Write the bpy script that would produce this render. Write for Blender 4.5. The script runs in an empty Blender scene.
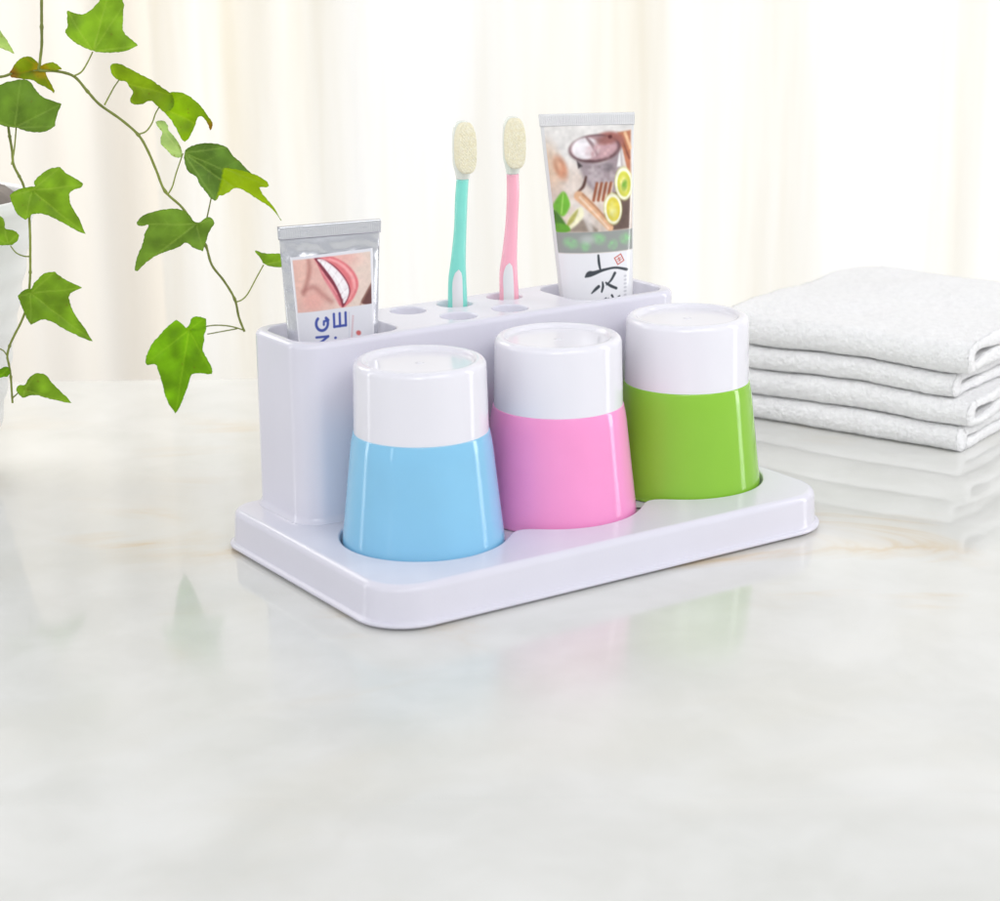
import bpy, bmesh, math, random
import numpy as np
from mathutils import Vector, Matrix, noise
from mathutils.geometry import delaunay_2d_cdt

random.seed(7); np.random.seed(7)
MM = 0.001
SC = bpy.context.scene
COL = SC.collection
PI = math.pi

# ------------------------------------------------------------------ helpers
def link(o, parent=None):
    COL.objects.link(o)
    if parent is not None:
        o.parent = parent
    return o

def tag(o, label=None, cat=None, group=None, kind=None):
    if label: o['label'] = label
    if cat: o['category'] = cat
    if group: o['group'] = group
    if kind: o['kind'] = kind
    return o

def thing(name, label, cat, loc=(0, 0, 0), rotz=0.0, group=None):
    o = bpy.data.objects.new(name, None)
    o.empty_display_size = 0.01
    o.location = loc; o.rotation_euler = (0, 0, rotz)
    link(o)
    return tag(o, label, cat, group)

def obj(name, bm, mat, parent=None, smooth=True, recalc=True):
    if recalc:
        bmesh.ops.recalc_face_normals(bm, faces=bm.faces[:])
    me = bpy.data.meshes.new(name)
    bm.to_mesh(me); bm.free()
    if smooth:
        me.polygons.foreach_set('use_smooth', [True] * len(me.polygons))
    me.materials.append(mat)
    return link(bpy.data.objects.new(name, me), parent)

def grid_obj(name, P, mat, parent=None, colors=None, extra=None, closed_u=False):
    """P: (rows, cols, 3) array -> quad grid object with optional colour / value attributes."""
    R, C = P.shape[:2]
    idx = np.arange(R * C).reshape(R, C)
    if closed_u:
        a = idx[:-1, :]; b = np.roll(idx, -1, 1)[:-1, :]
        d = idx[1:, :]; c = np.roll(idx, -1, 1)[1:, :]
    else:
        a = idx[:-1, :-1]; b = idx[:-1, 1:]; c = idx[1:, 1:]; d = idx[1:, :-1]
    F = np.stack([a, b, c, d], -1).reshape(-1, 4)
    me = bpy.data.meshes.new(name)
    me.from_pydata(P.reshape(-1, 3).tolist(), [], F.tolist())
    me.polygons.foreach_set('use_smooth', [True] * len(me.polygons))
    if colors is not None:
        at = me.color_attributes.new('paint', 'FLOAT_COLOR', 'POINT')
        c4 = np.ones((R * C, 4), np.float32); c4[:, :3] = colors.reshape(-1, 3)
        at.data.foreach_set('color', c4.ravel())
    me.materials.append(mat)
    me.update()
    return link(bpy.data.objects.new(name, me), parent)

def srgb(r, g, b):
    def f(c):
        c /= 255.0
        return c / 12.92 if c <= 0.04045 else ((c + 0.055) / 1.055) ** 2.4
    return (f(r), f(g), f(b))

def srgb_np(a):
    a = np.clip(a, 0, 255) / 255.0
    return np.where(a <= 0.04045, a / 12.92, ((a + 0.055) / 1.055) ** 2.4)

# ------------------------------------------------------------------ materials
def new_mat(name):
    m = bpy.data.materials.new(name); m.use_nodes = True
    nt = m.node_tree
    return m, nt, nt.nodes['Principled BSDF'], nt.nodes['Material Output']

def N(nt, typ, **kw):
    n = nt.nodes.new(typ)
    for k, v in kw.items():
        if k in n.inputs.keys() if isinstance(k, str) else False:
            n.inputs[k].default_value = v
        else:
            setattr(n, k, v)
    return n

def ramp(nt, stops):
    n = nt.nodes.new('ShaderNodeValToRGB')
    cr = n.color_ramp
    while len(cr.elements) < len(stops): cr.elements.new(0.5)
    for e, (p, c) in zip(cr.elements, stops):
        e.position = p; e.color = (*c, 1)
    return n

def objcoord(nt):
    return nt.nodes.new('ShaderNodeTexCoord').outputs['Object']

def plastic(name, col, rough=0.2, coat=0.0, sss=0.0, bump=0.0, mottle=0.02, ior=1.46, spec=.5, sss_r=(1, 1, 1), trans=0.0):
    m, nt, b, out = new_mat(name)
    co = objcoord(nt)
    nz = N(nt, 'ShaderNodeTexNoise', Scale=35.0, Detail=3.0)
    nt.links.new(co, nz.inputs['Vector'])
    lo = tuple(max(0, c * (1 - mottle)) for c in col); hi = tuple(min(1, c * (1 + mottle)) for c in col)
    rp = ramp(nt, [(0.3, lo), (0.7, hi)])
    nt.links.new(nz.outputs['Fac'], rp.inputs['Fac'])
    nt.links.new(rp.outputs['Color'], b.inputs['Base Color'])
    # slight variation of gloss, as handled plastic has
    nr = N(nt, 'ShaderNodeTexNoise', Scale=60.0, Detail=4.0)
    nt.links.new(co, nr.inputs['Vector'])
    mr = N(nt, 'ShaderNodeMapRange'); mr.inputs['To Min'].default_value = rough * .85; mr.inputs['To Max'].default_value = rough * 1.2
    nt.links.new(nr.outputs['Fac'], mr.inputs['Value']); nt.links.new(mr.outputs['Result'], b.inputs['Roughness'])
    b.inputs['IOR'].default_value = ior
    b.inputs['Specular IOR Level'].default_value = spec
    b.inputs['Coat Weight'].default_value = coat
    b.inputs['Coat Roughness'].default_value = 0.05
    if sss:
        b.inputs['Subsurface Weight'].default_value = sss
        b.inputs['Subsurface Radius'].default_value = sss_r
        b.inputs['Subsurface Scale'].default_value = 0.004
    if trans:
        b.inputs['Transmission Weight'].default_value = trans
    if bump:
        nb = N(nt, 'ShaderNodeTexNoise', Scale=bump, Detail=2.0)
        nt.links.new(co, nb.inputs['Vector'])
        bp = N(nt, 'ShaderNodeBump'); bp.inputs['Strength'].default_value = 0.06; bp.inputs['Distance'].default_value = 0.0004
        nt.links.new(nb.outputs['Fac'], bp.inputs['Height'])
        # slow waviness of a moulded wall
        nw = N(nt, 'ShaderNodeTexNoise', Scale=26.0, Detail=2.0)
        nt.links.new(co, nw.inputs['Vector'])
        b2 = N(nt, 'ShaderNodeBump'); b2.inputs['Strength'].default_value = .10; b2.inputs['Distance'].default_value = .004
        nt.links.new(nw.outputs['Fac'], b2.inputs['Height']); nt.links.new(b2.outputs['Normal'], bp.inputs['Normal'])
        nt.links.new(bp.outputs['Normal'], b.inputs['Normal'])
    return m

def painted(name, rough=0.3, metal=0.0, coat=0.0):
    m, nt, b, out = new_mat(name)
    a = N(nt, 'ShaderNodeAttribute'); a.attribute_name = 'paint'
    nt.links.new(a.outputs['Color'], b.inputs['Base Color'])
    b.inputs['Roughness'].default_value = rough
    b.inputs['Metallic'].default_value = metal
    b.inputs['Coat Weight'].default_value = coat
    return m

M_HOLD = plastic('white_lavender_plastic', (0.72, 0.708, 0.79), .17, sss=.0, bump=900, mottle=.012, spec=.45)
M_CUPW = plastic('white_cup_plastic', (0.80, 0.79, 0.845), .10, mottle=.008)
M_BLUE = plastic('blue_cup_plastic', srgb(140, 200, 233), .09, mottle=.02, sss=.25)
M_PINK = plastic('pink_cup_plastic', srgb(247, 156, 208), .09, mottle=.02, sss=.25)
M_GREEN = plastic('green_cup_plastic', srgb(142, 196, 62), .09, mottle=.02, sss=.2)
M_TEAL = plastic('teal_handle_plastic', srgb(134, 222, 208), .08, coat=.6, sss=.3, mottle=.02)
M_ROSE = plastic('rose_handle_plastic', srgb(248, 178, 196), .08, coat=.6, sss=.3, mottle=.02)
M_INSERT = plastic('pale_grip_rubber', srgb(226, 226, 228), .35, mottle=.02)
M_NECK = plastic('milky_neck_plastic', srgb(228, 232, 224), .2, sss=.3, mottle=.02)
M_TUBEW = plastic('white_tube_plastic', (0.74, 0.74, 0.755), .18, mottle=.02)
M_LABEL = painted('printed_tube_label', .22, 0.0, .3)
M_LABEL2 = painted('printed_foil_label', .3, 0.0, .2)

def mat_bristle():
    m, nt, b, out = new_mat('cream_bristle')
    nz = N(nt, 'ShaderNodeTexNoise', Scale=700.0, Detail=3.0)
    nt.links.new(objcoord(nt), nz.inputs['Vector'])
    rp0 = ramp(nt, [(.3, srgb(252, 246, 220)), (.7, srgb(255, 252, 236))])
    nt.links.new(nz.outputs['Fac'], rp0.inputs['Fac'])
    vo = N(nt, 'ShaderNodeTexVoronoi', Scale=1150.0)
    mpb = N(nt, 'ShaderNodeMapping'); mpb.inputs['Scale'].default_value = (1, .12, 1)
    nt.links.new(objcoord(nt), mpb.inputs['Vector']); nt.links.new(mpb.outputs[0], vo.inputs['Vector'])
    rv = ramp(nt, [(.35, (1, 1, 1)), (.75, (.70, .66, .56))])  # shade in the gaps between filaments, painted into the colour
    nt.links.new(vo.outputs['Distance'], rv.inputs['Fac'])
    rp = N(nt, 'ShaderNodeMixRGB'); rp.blend_type = 'MULTIPLY'; rp.inputs[0].default_value = .22
    nt.links.new(rp0.outputs['Color'], rp.inputs[1]); nt.links.new(rv.outputs['Color'], rp.inputs[2])
    nt.links.new(rp.outputs['Color'], b.inputs['Base Color'])
    b.inputs['Roughness'].default_value = .5
    tr = N(nt, 'ShaderNodeBsdfTranslucent'); nt.links.new(rp.outputs['Color'], tr.inputs['Color'])
    mx = N(nt, 'ShaderNodeMixShader'); mx.inputs[0].default_value = .35
    nt.links.new(b.outputs[0], mx.inputs[1]); nt.links.new(tr.outputs[0], mx.inputs[2]); nt.links.new(mx.outputs[0], out.inputs['Surface'])
    return m
M_BRISTLE = mat_bristle()

def mat_foil():
    m, nt, b, out = new_mat('silver_foil_laminate')
    co = objcoord(nt)
    nz = N(nt, 'ShaderNodeTexNoise', Scale=45.0, Detail=3.0, Distortion=.6)
    nt.links.new(co, nz.inputs['Vector'])
    bp = N(nt, 'ShaderNodeBump'); bp.inputs['Strength'].default_value = .5; bp.inputs['Distance'].default_value = .002
    nt.links.new(nz.outputs['Fac'], bp.inputs['Height']); nt.links.new(bp.outputs['Normal'], b.inputs['Normal'])
    b.inputs['Base Color'].default_value = (.70, .71, .74, 1)
    b.inputs['Metallic'].default_value = .85
    b.inputs['Roughness'].default_value = .27
    return m
M_FOIL = mat_foil()

def mat_leaf():
    m, nt, b, out = new_mat('ivy_leaf')
    a = N(nt, 'ShaderNodeAttribute'); a.attribute_name = 'paint'
    nz = N(nt, 'ShaderNodeTexNoise', Scale=160.0, Detail=5.0)
    nt.links.new(objcoord(nt), nz.inputs['Vector'])
    mr = N(nt, 'ShaderNodeMapRange'); mr.inputs['To Min'].default_value = .72; mr.inputs['To Max'].default_value = 1.28
    nt.links.new(nz.outputs['Fac'], mr.inputs['Value'])
    mul = N(nt, 'ShaderNodeMixRGB'); mul.blend_type = 'MULTIPLY'; mul.inputs[0].default_value = 1
    nt.links.new(a.outputs['Color'], mul.inputs[1]); nt.links.new(mr.outputs['Result'], mul.inputs[2])
    nt.links.new(mul.outputs[0], b.inputs['Base Color'])
    b.inputs['Roughness'].default_value = .42
    b.inputs['Specular IOR Level'].default_value = .22
    bp = N(nt, 'ShaderNodeBump'); bp.inputs['Strength'].default_value = .25; bp.inputs['Distance'].default_value = .001
    n2 = N(nt, 'ShaderNodeTexNoise', Scale=420.0, Detail=3.0)
    nt.links.new(objcoord(nt), n2.inputs['Vector'])
    nt.links.new(n2.outputs['Fac'], bp.inputs['Height']); nt.links.new(bp.outputs['Normal'], b.inputs['Normal'])
    tr = N(nt, 'ShaderNodeBsdfTranslucent')
    br = N(nt, 'ShaderNodeMixRGB'); br.blend_type = 'MULTIPLY'; br.inputs[0].default_value = 1; br.inputs[2].default_value = (1.25, 1.2, .45, 1)
    nt.links.new(mul.outputs[0], br.inputs[1]); nt.links.new(br.outputs[0], tr.inputs['Color'])
    mx = N(nt, 'ShaderNodeMixShader'); mx.inputs[0].default_value = .54
    nt.links.new(b.outputs[0], mx.inputs[1]); nt.links.new(tr.outputs[0], mx.inputs[2]); nt.links.new(mx.outputs[0], out.inputs['Surface'])
    return m
M_LEAF = mat_leaf()
M_STEM = plastic('ivy_stem', srgb(122, 132, 56), .5, mottle=.35)

def mat_towel():
    m, nt, b, out = new_mat('white_terry_cotton')
    co = objcoord(nt)
    n1 = N(nt, 'ShaderNodeTexNoise', Scale=760.0, Detail=4.0, Roughness=.75)
    n2 = N(nt, 'ShaderNodeTexVoronoi', Scale=620.0)
    nt.links.new(co, n1.inputs['Vector']); nt.links.new(co, n2.inputs['Vector'])
    add = N(nt, 'ShaderNodeMath'); add.operation = 'SUBTRACT'
    nt.links.new(n1.outputs['Fac'], add.inputs[0]); nt.links.new(n2.outputs['Distance'], add.inputs[1])
    bp = N(nt, 'ShaderNodeBump'); bp.inputs['Strength'].default_value = .6; bp.inputs['Distance'].default_value = .0012
    nt.links.new(add.outputs[0], bp.inputs['Height']); nt.links.new(bp.outputs['Normal'], b.inputs['Normal'])
    n3 = N(nt, 'ShaderNodeTexNoise', Scale=300.0, Detail=4.0)
    nt.links.new(co, n3.inputs['Vector'])
    rp = ramp(nt, [(.3, (.84, .838, .846)), (.62, (.915, .912, .92))])
    nt.links.new(n3.outputs['Fac'], rp.inputs['Fac']); nt.links.new(rp.outputs['Color'], b.inputs['Base Color'])
    b.inputs['Roughness'].default_value = .95
    b.inputs['Specular IOR Level'].default_value = .1
    b.inputs['Sheen Weight'].default_value = .25
    b.inputs['Sheen Roughness'].default_value = .5
    return m
M_TOWEL = mat_towel()

def mat_marble():
    m, nt, b, out = new_mat('polished_onyx_marble')
    co = objcoord(nt)
    # big soft clouds
    n1 = N(nt, 'ShaderNodeTexNoise', Scale=9.0, Detail=5.0, Roughness=.5, Distortion=.5)
    nt.links.new(co, n1.inputs['Vector'])
    r1 = ramp(nt, [(.28, (.645, .65, .62)), (.5, (.685, .685, .658)), (.72, (.765, .765, .742))])
    nt.links.new(n1.outputs['Fac'], r1.inputs['Fac'])
    # small cottony flecks
    n5 = N(nt, 'ShaderNodeTexNoise', Scale=26.0, Detail=4.0, Roughness=.55, Distortion=.4)
    nt.links.new(co, n5.inputs['Vector'])
    r5 = ramp(nt, [(.40, (0, 0, 0)), (.70, (.5, .5, .5))])
    nt.links.new(n5.outputs['Fac'], r5.inputs['Fac'])
    mx5 = N(nt, 'ShaderNodeMixRGB'); mx5.inputs[2].default_value = (.775, .775, .76, 1)
    nt.links.new(r5.outputs['Color'], mx5.inputs[0]); nt.links.new(r1.outputs['Color'], mx5.inputs[1])
    # greenish grey drift
    n4 = N(nt, 'ShaderNodeTexNoise', Scale=4.0, Detail=4.0, Distortion=1.2)
    nt.links.new(co, n4.inputs['Vector'])
    r4 = ramp(nt, [(.5, (0, 0, 0)), (.7, (.35, .35, .35))])
    nt.links.new(n4.outputs['Fac'], r4.inputs['Fac'])
    mx0 = N(nt, 'ShaderNodeMixRGB'); mx0.inputs[2].default_value = (.68, .66, .58, 1)
    nt.links.new(r4.outputs['Color'], mx0.inputs[0]); nt.links.new(mx5.outputs[0], mx0.inputs[1])
    # warm veins: thin level set of a distorted noise, kept only in patches
    n2 = N(nt, 'ShaderNodeTexNoise', Scale=3.2, Detail=6.0, Roughness=.55, Distortion=1.6)
    mp = N(nt, 'ShaderNodeMapping'); mp.inputs['Rotation'].default_value = (0, 0, .35); mp.inputs['Scale'].default_value = (.7, 2.2, 1); mp.inputs['Location'].default_value = (.37, .1, 0)
    nt.links.new(co, mp.inputs['Vector']); nt.links.new(mp.outputs[0], n2.inputs['Vector'])
    s = N(nt, 'ShaderNodeMath'); s.operation = 'SUBTRACT'; s.inputs[1].default_value = .5
    ab = N(nt, 'ShaderNodeMath'); ab.operation = 'ABSOLUTE'
    nt.links.new(n2.outputs['Fac'], s.inputs[0]); nt.links.new(s.outputs[0], ab.inputs[0])
    r2 = ramp(nt, [(0.0, (1, 1, 1)), (.018, (.45, .45, .45)), (.07, (0, 0, 0))])
    nt.links.new(ab.outputs[0], r2.inputs['Fac'])
    n3 = N(nt, 'ShaderNodeTexNoise', Scale=6.5, Detail=2.0)
    mp3 = N(nt, 'ShaderNodeMapping'); mp3.inputs['Location'].default_value = (.9, .4, 0)
    nt.links.new(co, mp3.inputs['Vector']); nt.links.new(mp3.outputs[0], n3.inputs['Vector'])
    r3 = ramp(nt, [(.50, (0, 0, 0)), (.68, (.75, .75, .75))])
    nt.links.new(n3.outputs['Fac'], r3.inputs['Fac'])
    mm_ = N(nt, 'ShaderNodeMath'); mm_.operation = 'MULTIPLY'
    nt.links.new(r2.outputs['Color'], mm_.inputs[0]); nt.links.new(r3.outputs['Color'], mm_.inputs[1])
    # veins die out towards the front of the slab
    sv = N(nt, 'ShaderNodeSeparateXYZ'); nt.links.new(co, sv.inputs[0])
    vf = N(nt, 'ShaderNodeMapRange')
    for k, v in (('From Min', -.22), ('From Max', -.10), ('To Min', .08), ('To Max', 1.0)): vf.inputs[k].default_value = v
    nt.links.new(sv.outputs['Y'], vf.inputs['Value'])
    mv = N(nt, 'ShaderNodeMath'); mv.operation = 'MULTIPLY'
    nt.links.new(mm_.outputs[0], mv.inputs[0]); nt.links.new(vf.outputs['Result'], mv.inputs[1]); mm_ = mv
    mx1 = N(nt, 'ShaderNodeMixRGB'); mx1.inputs[2].default_value = (.66, .50, .29, 1)
    nt.links.new(mm_.outputs[0], mx1.inputs[0]); nt.links.new(mx0.outputs[0], mx1.inputs[1])
    nt.links.new(mx1.outputs[0], b.inputs['Base Color'])
    # reflections faded by hand towards the front of the slab: rougher, less specular
    sx = N(nt, 'ShaderNodeSeparateXYZ'); nt.links.new(co, sx.inputs[0])
    wr = N(nt, 'ShaderNodeMapRange'); wr.interpolation_type = 'SMOOTHSTEP'
    for k, v in (('From Min', -.36), ('From Max', .0), ('To Min', .30), ('To Max', .055)): wr.inputs[k].default_value = v
    nt.links.new(sx.outputs['Y'], wr.inputs['Value']); nt.links.new(wr.outputs['Result'], b.inputs['Roughness'])
    ws = N(nt, 'ShaderNodeMapRange'); ws.interpolation_type = 'SMOOTHSTEP'
    for k, v in (('From Min', -.31), ('From Max', .12), ('To Min', .06), ('To Max', 1.0)): ws.inputs[k].default_value = v
    nt.links.new(sx.outputs['Y'], ws.inputs['Value']); nt.links.new(ws.outputs['Result'], b.inputs['Specular IOR Level'])
    nb = N(nt, 'ShaderNodeTexNoise', Scale=14.0, Detail=2.0)
    nt.links.new(co, nb.inputs['Vector'])
    bp = N(nt, 'ShaderNodeBump'); bp.inputs['Strength'].default_value = .03; bp.inputs['Distance'].default_value = .002
    nt.links.new(nb.outputs['Fac'], bp.inputs['Height']); nt.links.new(bp.outputs['Normal'], b.inputs['Normal'])
    b.inputs['IOR'].default_value = 1.5
    b.inputs['Subsurface Weight'].default_value = 0
    return m
M_MARBLE = mat_marble()

def mat_curtain(name, stops):
    m, nt, b, out = new_mat(name)
    co = objcoord(nt)
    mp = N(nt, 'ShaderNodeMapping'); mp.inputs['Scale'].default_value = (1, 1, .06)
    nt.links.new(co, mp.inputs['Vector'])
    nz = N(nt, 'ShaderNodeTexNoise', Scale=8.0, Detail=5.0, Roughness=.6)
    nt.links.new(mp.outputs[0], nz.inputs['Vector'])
    rp = ramp(nt, stops)  # vertical streaks paint the shading of the folds into the cloth colour
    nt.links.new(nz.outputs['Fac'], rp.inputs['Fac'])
    tr = N(nt, 'ShaderNodeBsdfTranslucent'); df = N(nt, 'ShaderNodeBsdfDiffuse')
    nt.links.new(rp.outputs['Color'], tr.inputs['Color']); nt.links.new(rp.outputs['Color'], df.inputs['Color'])
    mx = N(nt, 'ShaderNodeMixShader'); mx.inputs[0].default_value = .5
    nt.links.new(df.outputs[0], mx.inputs[1]); nt.links.new(tr.outputs[0], mx.inputs[2]); nt.links.new(mx.outputs[0], out.inputs['Surface'])
    return m
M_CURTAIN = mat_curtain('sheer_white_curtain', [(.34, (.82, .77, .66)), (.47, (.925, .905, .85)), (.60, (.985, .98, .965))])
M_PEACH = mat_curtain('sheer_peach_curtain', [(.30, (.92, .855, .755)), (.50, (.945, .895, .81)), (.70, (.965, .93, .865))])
M_POT = plastic('white_glazed_pot', (.86, .86, .85), .35, mottle=.03)
M_SOIL = plastic('dark_potting_soil', (.22, .19, .17), .95, mottle=.4, bump=300)
# ------------------------------------------------------------------ outlines and mouldings
def roundrect(x0, y0, x1, y1, r, n=14):
    pts = []
    ra, rb, rc, rd = r if isinstance(r, tuple) else (r, r, r, r)
    for cx, cy, a0, r in ((x1 - ra, y0 + ra, -PI / 2, ra), (x1 - rb, y1 - rb, 0, rb), (x0 + rc, y1 - rc, PI / 2, rc), (x0 + rd, y0 + rd, PI, rd)):
        for k in range(n + 1):
            a = a0 + PI / 2 * k / n
            pts.append((cx + r * math.cos(a), cy + r * math.sin(a)))
    return np.array(pts)

def circle(cx, cy, r, n=56):
    t = np.arange(n) * 2 * PI / n
    return np.stack([cx + r * np.cos(t), cy + r * np.sin(t)], -1)

def resample(p, n):
    q = np.vstack([p, p[:1]])
    s = np.concatenate([[0], np.cumsum(np.linalg.norm(np.diff(q, axis=0), axis=1))])
    t = np.linspace(0, s[-1], n, endpoint=False)
    return np.stack([np.interp(t, s, q[:, 0]), np.interp(t, s, q[:, 1])], -1)

def offset(p, d):
    """offset a closed counter-clockwise outline outward by d"""
    t = np.roll(p, -1, 0) - np.roll(p, 1, 0)
    n = np.stack([t[:, 1], -t[:, 0]], -1)
    n /= np.linalg.norm(n, axis=1)[:, None] + 1e-12
    return p + n * d

def ring(bm, pts, z):
    return [bm.verts.new((x, y, z)) for x, y in pts]

def bridge(bm, A, B):
    n = len(A)
    for i in range(n):
        j = (i + 1) % n
        bm.faces.new((A[i], A[j], B[j], B[i]))

def edges_of(bm, R):
    out = []
    for i in range(len(R)):
        e = bm.edges.get((R[i], R[(i + 1) % len(R)]))
        if e is None: e = bm.edges.new((R[i], R[(i + 1) % len(R)]))
        out.append(e)
    return out

def fillet(r, n=6):
    return [(r * (1 - math.cos(PI / 2 * k / n)), r * math.sin(PI / 2 * k / n)) for k in range(n + 1)]

def in_poly(P, x, y):
    px, py = P[:, 0], P[:, 1]; qx, qy = np.roll(px, -1), np.roll(py, -1)
    c = ((py > y) != (qy > y)) & (x < (qx - px) * (y - py) / (qy - py + 1e-15) + px)
    return bool(c.sum() % 2)

def fill(bm, loops):
    """flat face bounded by loops[0] with the other loops as holes"""
    vs = [v for L in loops for v in L]
    ed, k = [], 0
    for L in loops:
        ed += [(k + i, k + (i + 1) % len(L)) for i in range(len(L))]; k += len(L)
    co, _, tri, src, *_ = delaunay_2d_cdt([Vector((v.co.x, v.co.y)) for v in vs], ed, [], 0, 1e-7)
    P = [np.array([(v.co.x, v.co.y) for v in L]) for L in loops]
    for f in tri:
        c = sum((co[i] for i in f), Vector((0, 0))) / len(f)
        if in_poly(P[0], c.x, c.y) and not any(in_poly(h, c.x, c.y) for h in P[1:]):
            bm.faces.new([vs[src[i][0]] for i in f])

def moulded(outer, profile, ztop, holes):
    """outer: CCW outline; profile: list of (outward offset, z) from the bottom up to the top face;
    holes: list of (outline, fillet radius, depth). One closed moulded shell."""
    bm = bmesh.new()
    prev = None; first = None
    for d, z in profile:
        R = ring(bm, offset(outer, d) if abs(d) > 1e-9 else outer, z)
        if prev: bridge(bm, prev, R)
        else: first = R
        prev = R
    loops = [prev]
    for h, fr, depth in holes:
        T = ring(bm, offset(h, fr + .0003), ztop)
        loops.append(T)
        pr = T
        for k in range(7):                                   # rolled lip
            a = PI / 2 * k / 6
            R = ring(bm, offset(h, fr * (1 - math.sin(a))), ztop - fr * (1 - math.cos(a)))
            bridge(bm, pr, R); pr = R
        for d, z in ((-.0002, ztop - fr - .0006), (-.0006, ztop - depth + .0015), (-.0012, ztop - depth + .0004), (-.0022, ztop - depth)):
            R = ring(bm, offset(h, d), z); bridge(bm, pr, R); pr = R
        cen = bm.verts.new((*h.mean(0), ztop - depth)) if fr < .0014 or len(h) < 80 else None
        if cen:
            for i in range(len(pr)): bm.faces.new((pr[i], pr[(i + 1) % len(pr)], cen))
        else:
            fill(bm, [pr])
    fill(bm, loops)
    fill(bm, [first])
    return bm

def lathe(bm, prof, n=96, cap0=False, cap1=False):
    prev = None
    for r, z in prof:
        if r < 1e-6:
            R = [bm.verts.new((0, 0, z))]
        else:
            R = [bm.verts.new((r * math.cos(2 * PI * k / n), r * math.sin(2 * PI * k / n), z)) for k in range(n)]
        if prev:
            if len(prev) == 1 and len(R) == 1: pass
            elif len(R) == 1:
                for i in range(n): bm.faces.new((prev[i], prev[(i + 1) % n], R[0]))
            elif len(prev) == 1:
                for i in range(n): bm.faces.new((prev[0], R[i], R[(i + 1) % n]))
            else: bridge(bm, prev, R)
        prev = R
    return bm

# ------------------------------------------------------------------ the holder
YAW = math.radians(33.598)
HX, HY = -.0510, -.12564
CT, ST = math.cos(YAW), math.sin(YAW)
def H(x, y, z=0.0):
    """holder coordinates (metres from the tray's near left corner) to world"""
    return Vector((HX + x * CT - y * ST, HY + x * ST + y * CT, z))
TL, TW, TH = .268, .163, .0206          # tray
RX0, RX1, RY0, RY1, RH = .0177, .2489, .1046, .1609, .1099   # rack
CUPS = [(.0588, .0632), (.1396, .0655), (.2203, .0652)]

hold = thing('toothbrush_holder', 'white plastic holder with a raised slotted rack and low cup tray on the marble', 'toothbrush holder', (HX, HY, 0), YAW)

def pocket_outline():
    r = .0402; x = np.linspace(0, 1, 2400)
    x0, x1 = CUPS[0][0] - r, CUPS[2][0] + r
    xs = x0 + (x1 - x0) * (.5 - .5 * np.cos(PI * x))
    hs = np.zeros_like(xs)
    for cx, cy in CUPS:
        hs += np.sqrt(np.maximum(0, r * r - (xs - cx) ** 2)) ** 5
    def sm(a, b, v):
        t = np.clip((v - a) / (b - a), 0, 1); return t * t * (3 - 2 * t)
    w = sm(CUPS[0][0], CUPS[0][0] + .02, xs) * (1 - sm(CUPS[2][0] - .02, CUPS[2][0], xs))
    hs += (.0215 * w) ** 5
    hs = hs ** .2
    yc = np.interp(xs, [c[0] for c in CUPS], [c[1] for c in CUPS])
    lo = np.stack([xs, yc - hs], -1); hb = np.where((xs > CUPS[0][0]) & (xs < CUPS[2][0]), .0375, np.minimum(hs, .0375))
    up = np.stack([xs, yc + hb], -1)
    p = np.vstack([lo, up[::-1][1:-1]])
    p = resample(p, 420)
    for _ in range(12):
        p = .5 * p + .25 * (np.roll(p, 1, 0) + np.roll(p, -1, 0))
    return p
POCK_D = .0048
outer = roundrect(0, 0, TL, TW, (.026, .018, .017, .024), 18)
prof = [(-.006, .0014), (-.004, .0003), (-.0030, .0003), (-.0024, .0014), (.0006, .0014), (.0012, .0017), (.0014, .0024), (.0012, .0031), (.0006, .0035), (-.0004, .0036), (-.0007, .0038), (-.0009, .0044)]
R = .0036
z0 = TH - R
prof += [(-.0012, z0 * .6), (-.0016, z0)]
prof += [(-.0016 - a, z0 + b) for a, b in fillet(R, 9)[1:]]
prof += [(-.0016 - R - .0003, TH)]
tray = obj('tray', moulded(outer, prof, TH, [(pocket_outline(), .0012, POCK_D)]), M_HOLD, hold)

rack_outer = roundrect(RX0, RY0, RX1, RY1, .0135, 14)
zb = TH - .0005
prof = [(.0022, zb), (.0016, TH + .0004), (.0006, TH + .0016), (0, TH + .0034), (-.0002, .06), (-.0004, RH - .0032)]
prof += [(-.0004 - a, RH - .0028 + b) for a, b in fillet(.0028, 7)]
prof += [(-.0035, RH)]
holes = [(roundrect(RX0 + .0055, RY0 + .0055, RX0 + .0615, RY1 - .0055, .0115, 10), .0010, .085),
         (roundrect(RX1 - .0625, RY0 + .0055, RX1 - .0055, RY1 - .0055, .0115, 10), .0010, .085)]
HOLES = [(.1030, .1462), (.1312, .1462), (.1622, .1462), (.1166, .1196), (.1478, .1196)]
for cx, cy in HOLES:
    holes.append((circle(cx, cy, .0092), .0009, .075))
rack = obj('rack', moulded(rack_outer, prof, RH, holes), M_HOLD, hold)

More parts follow.
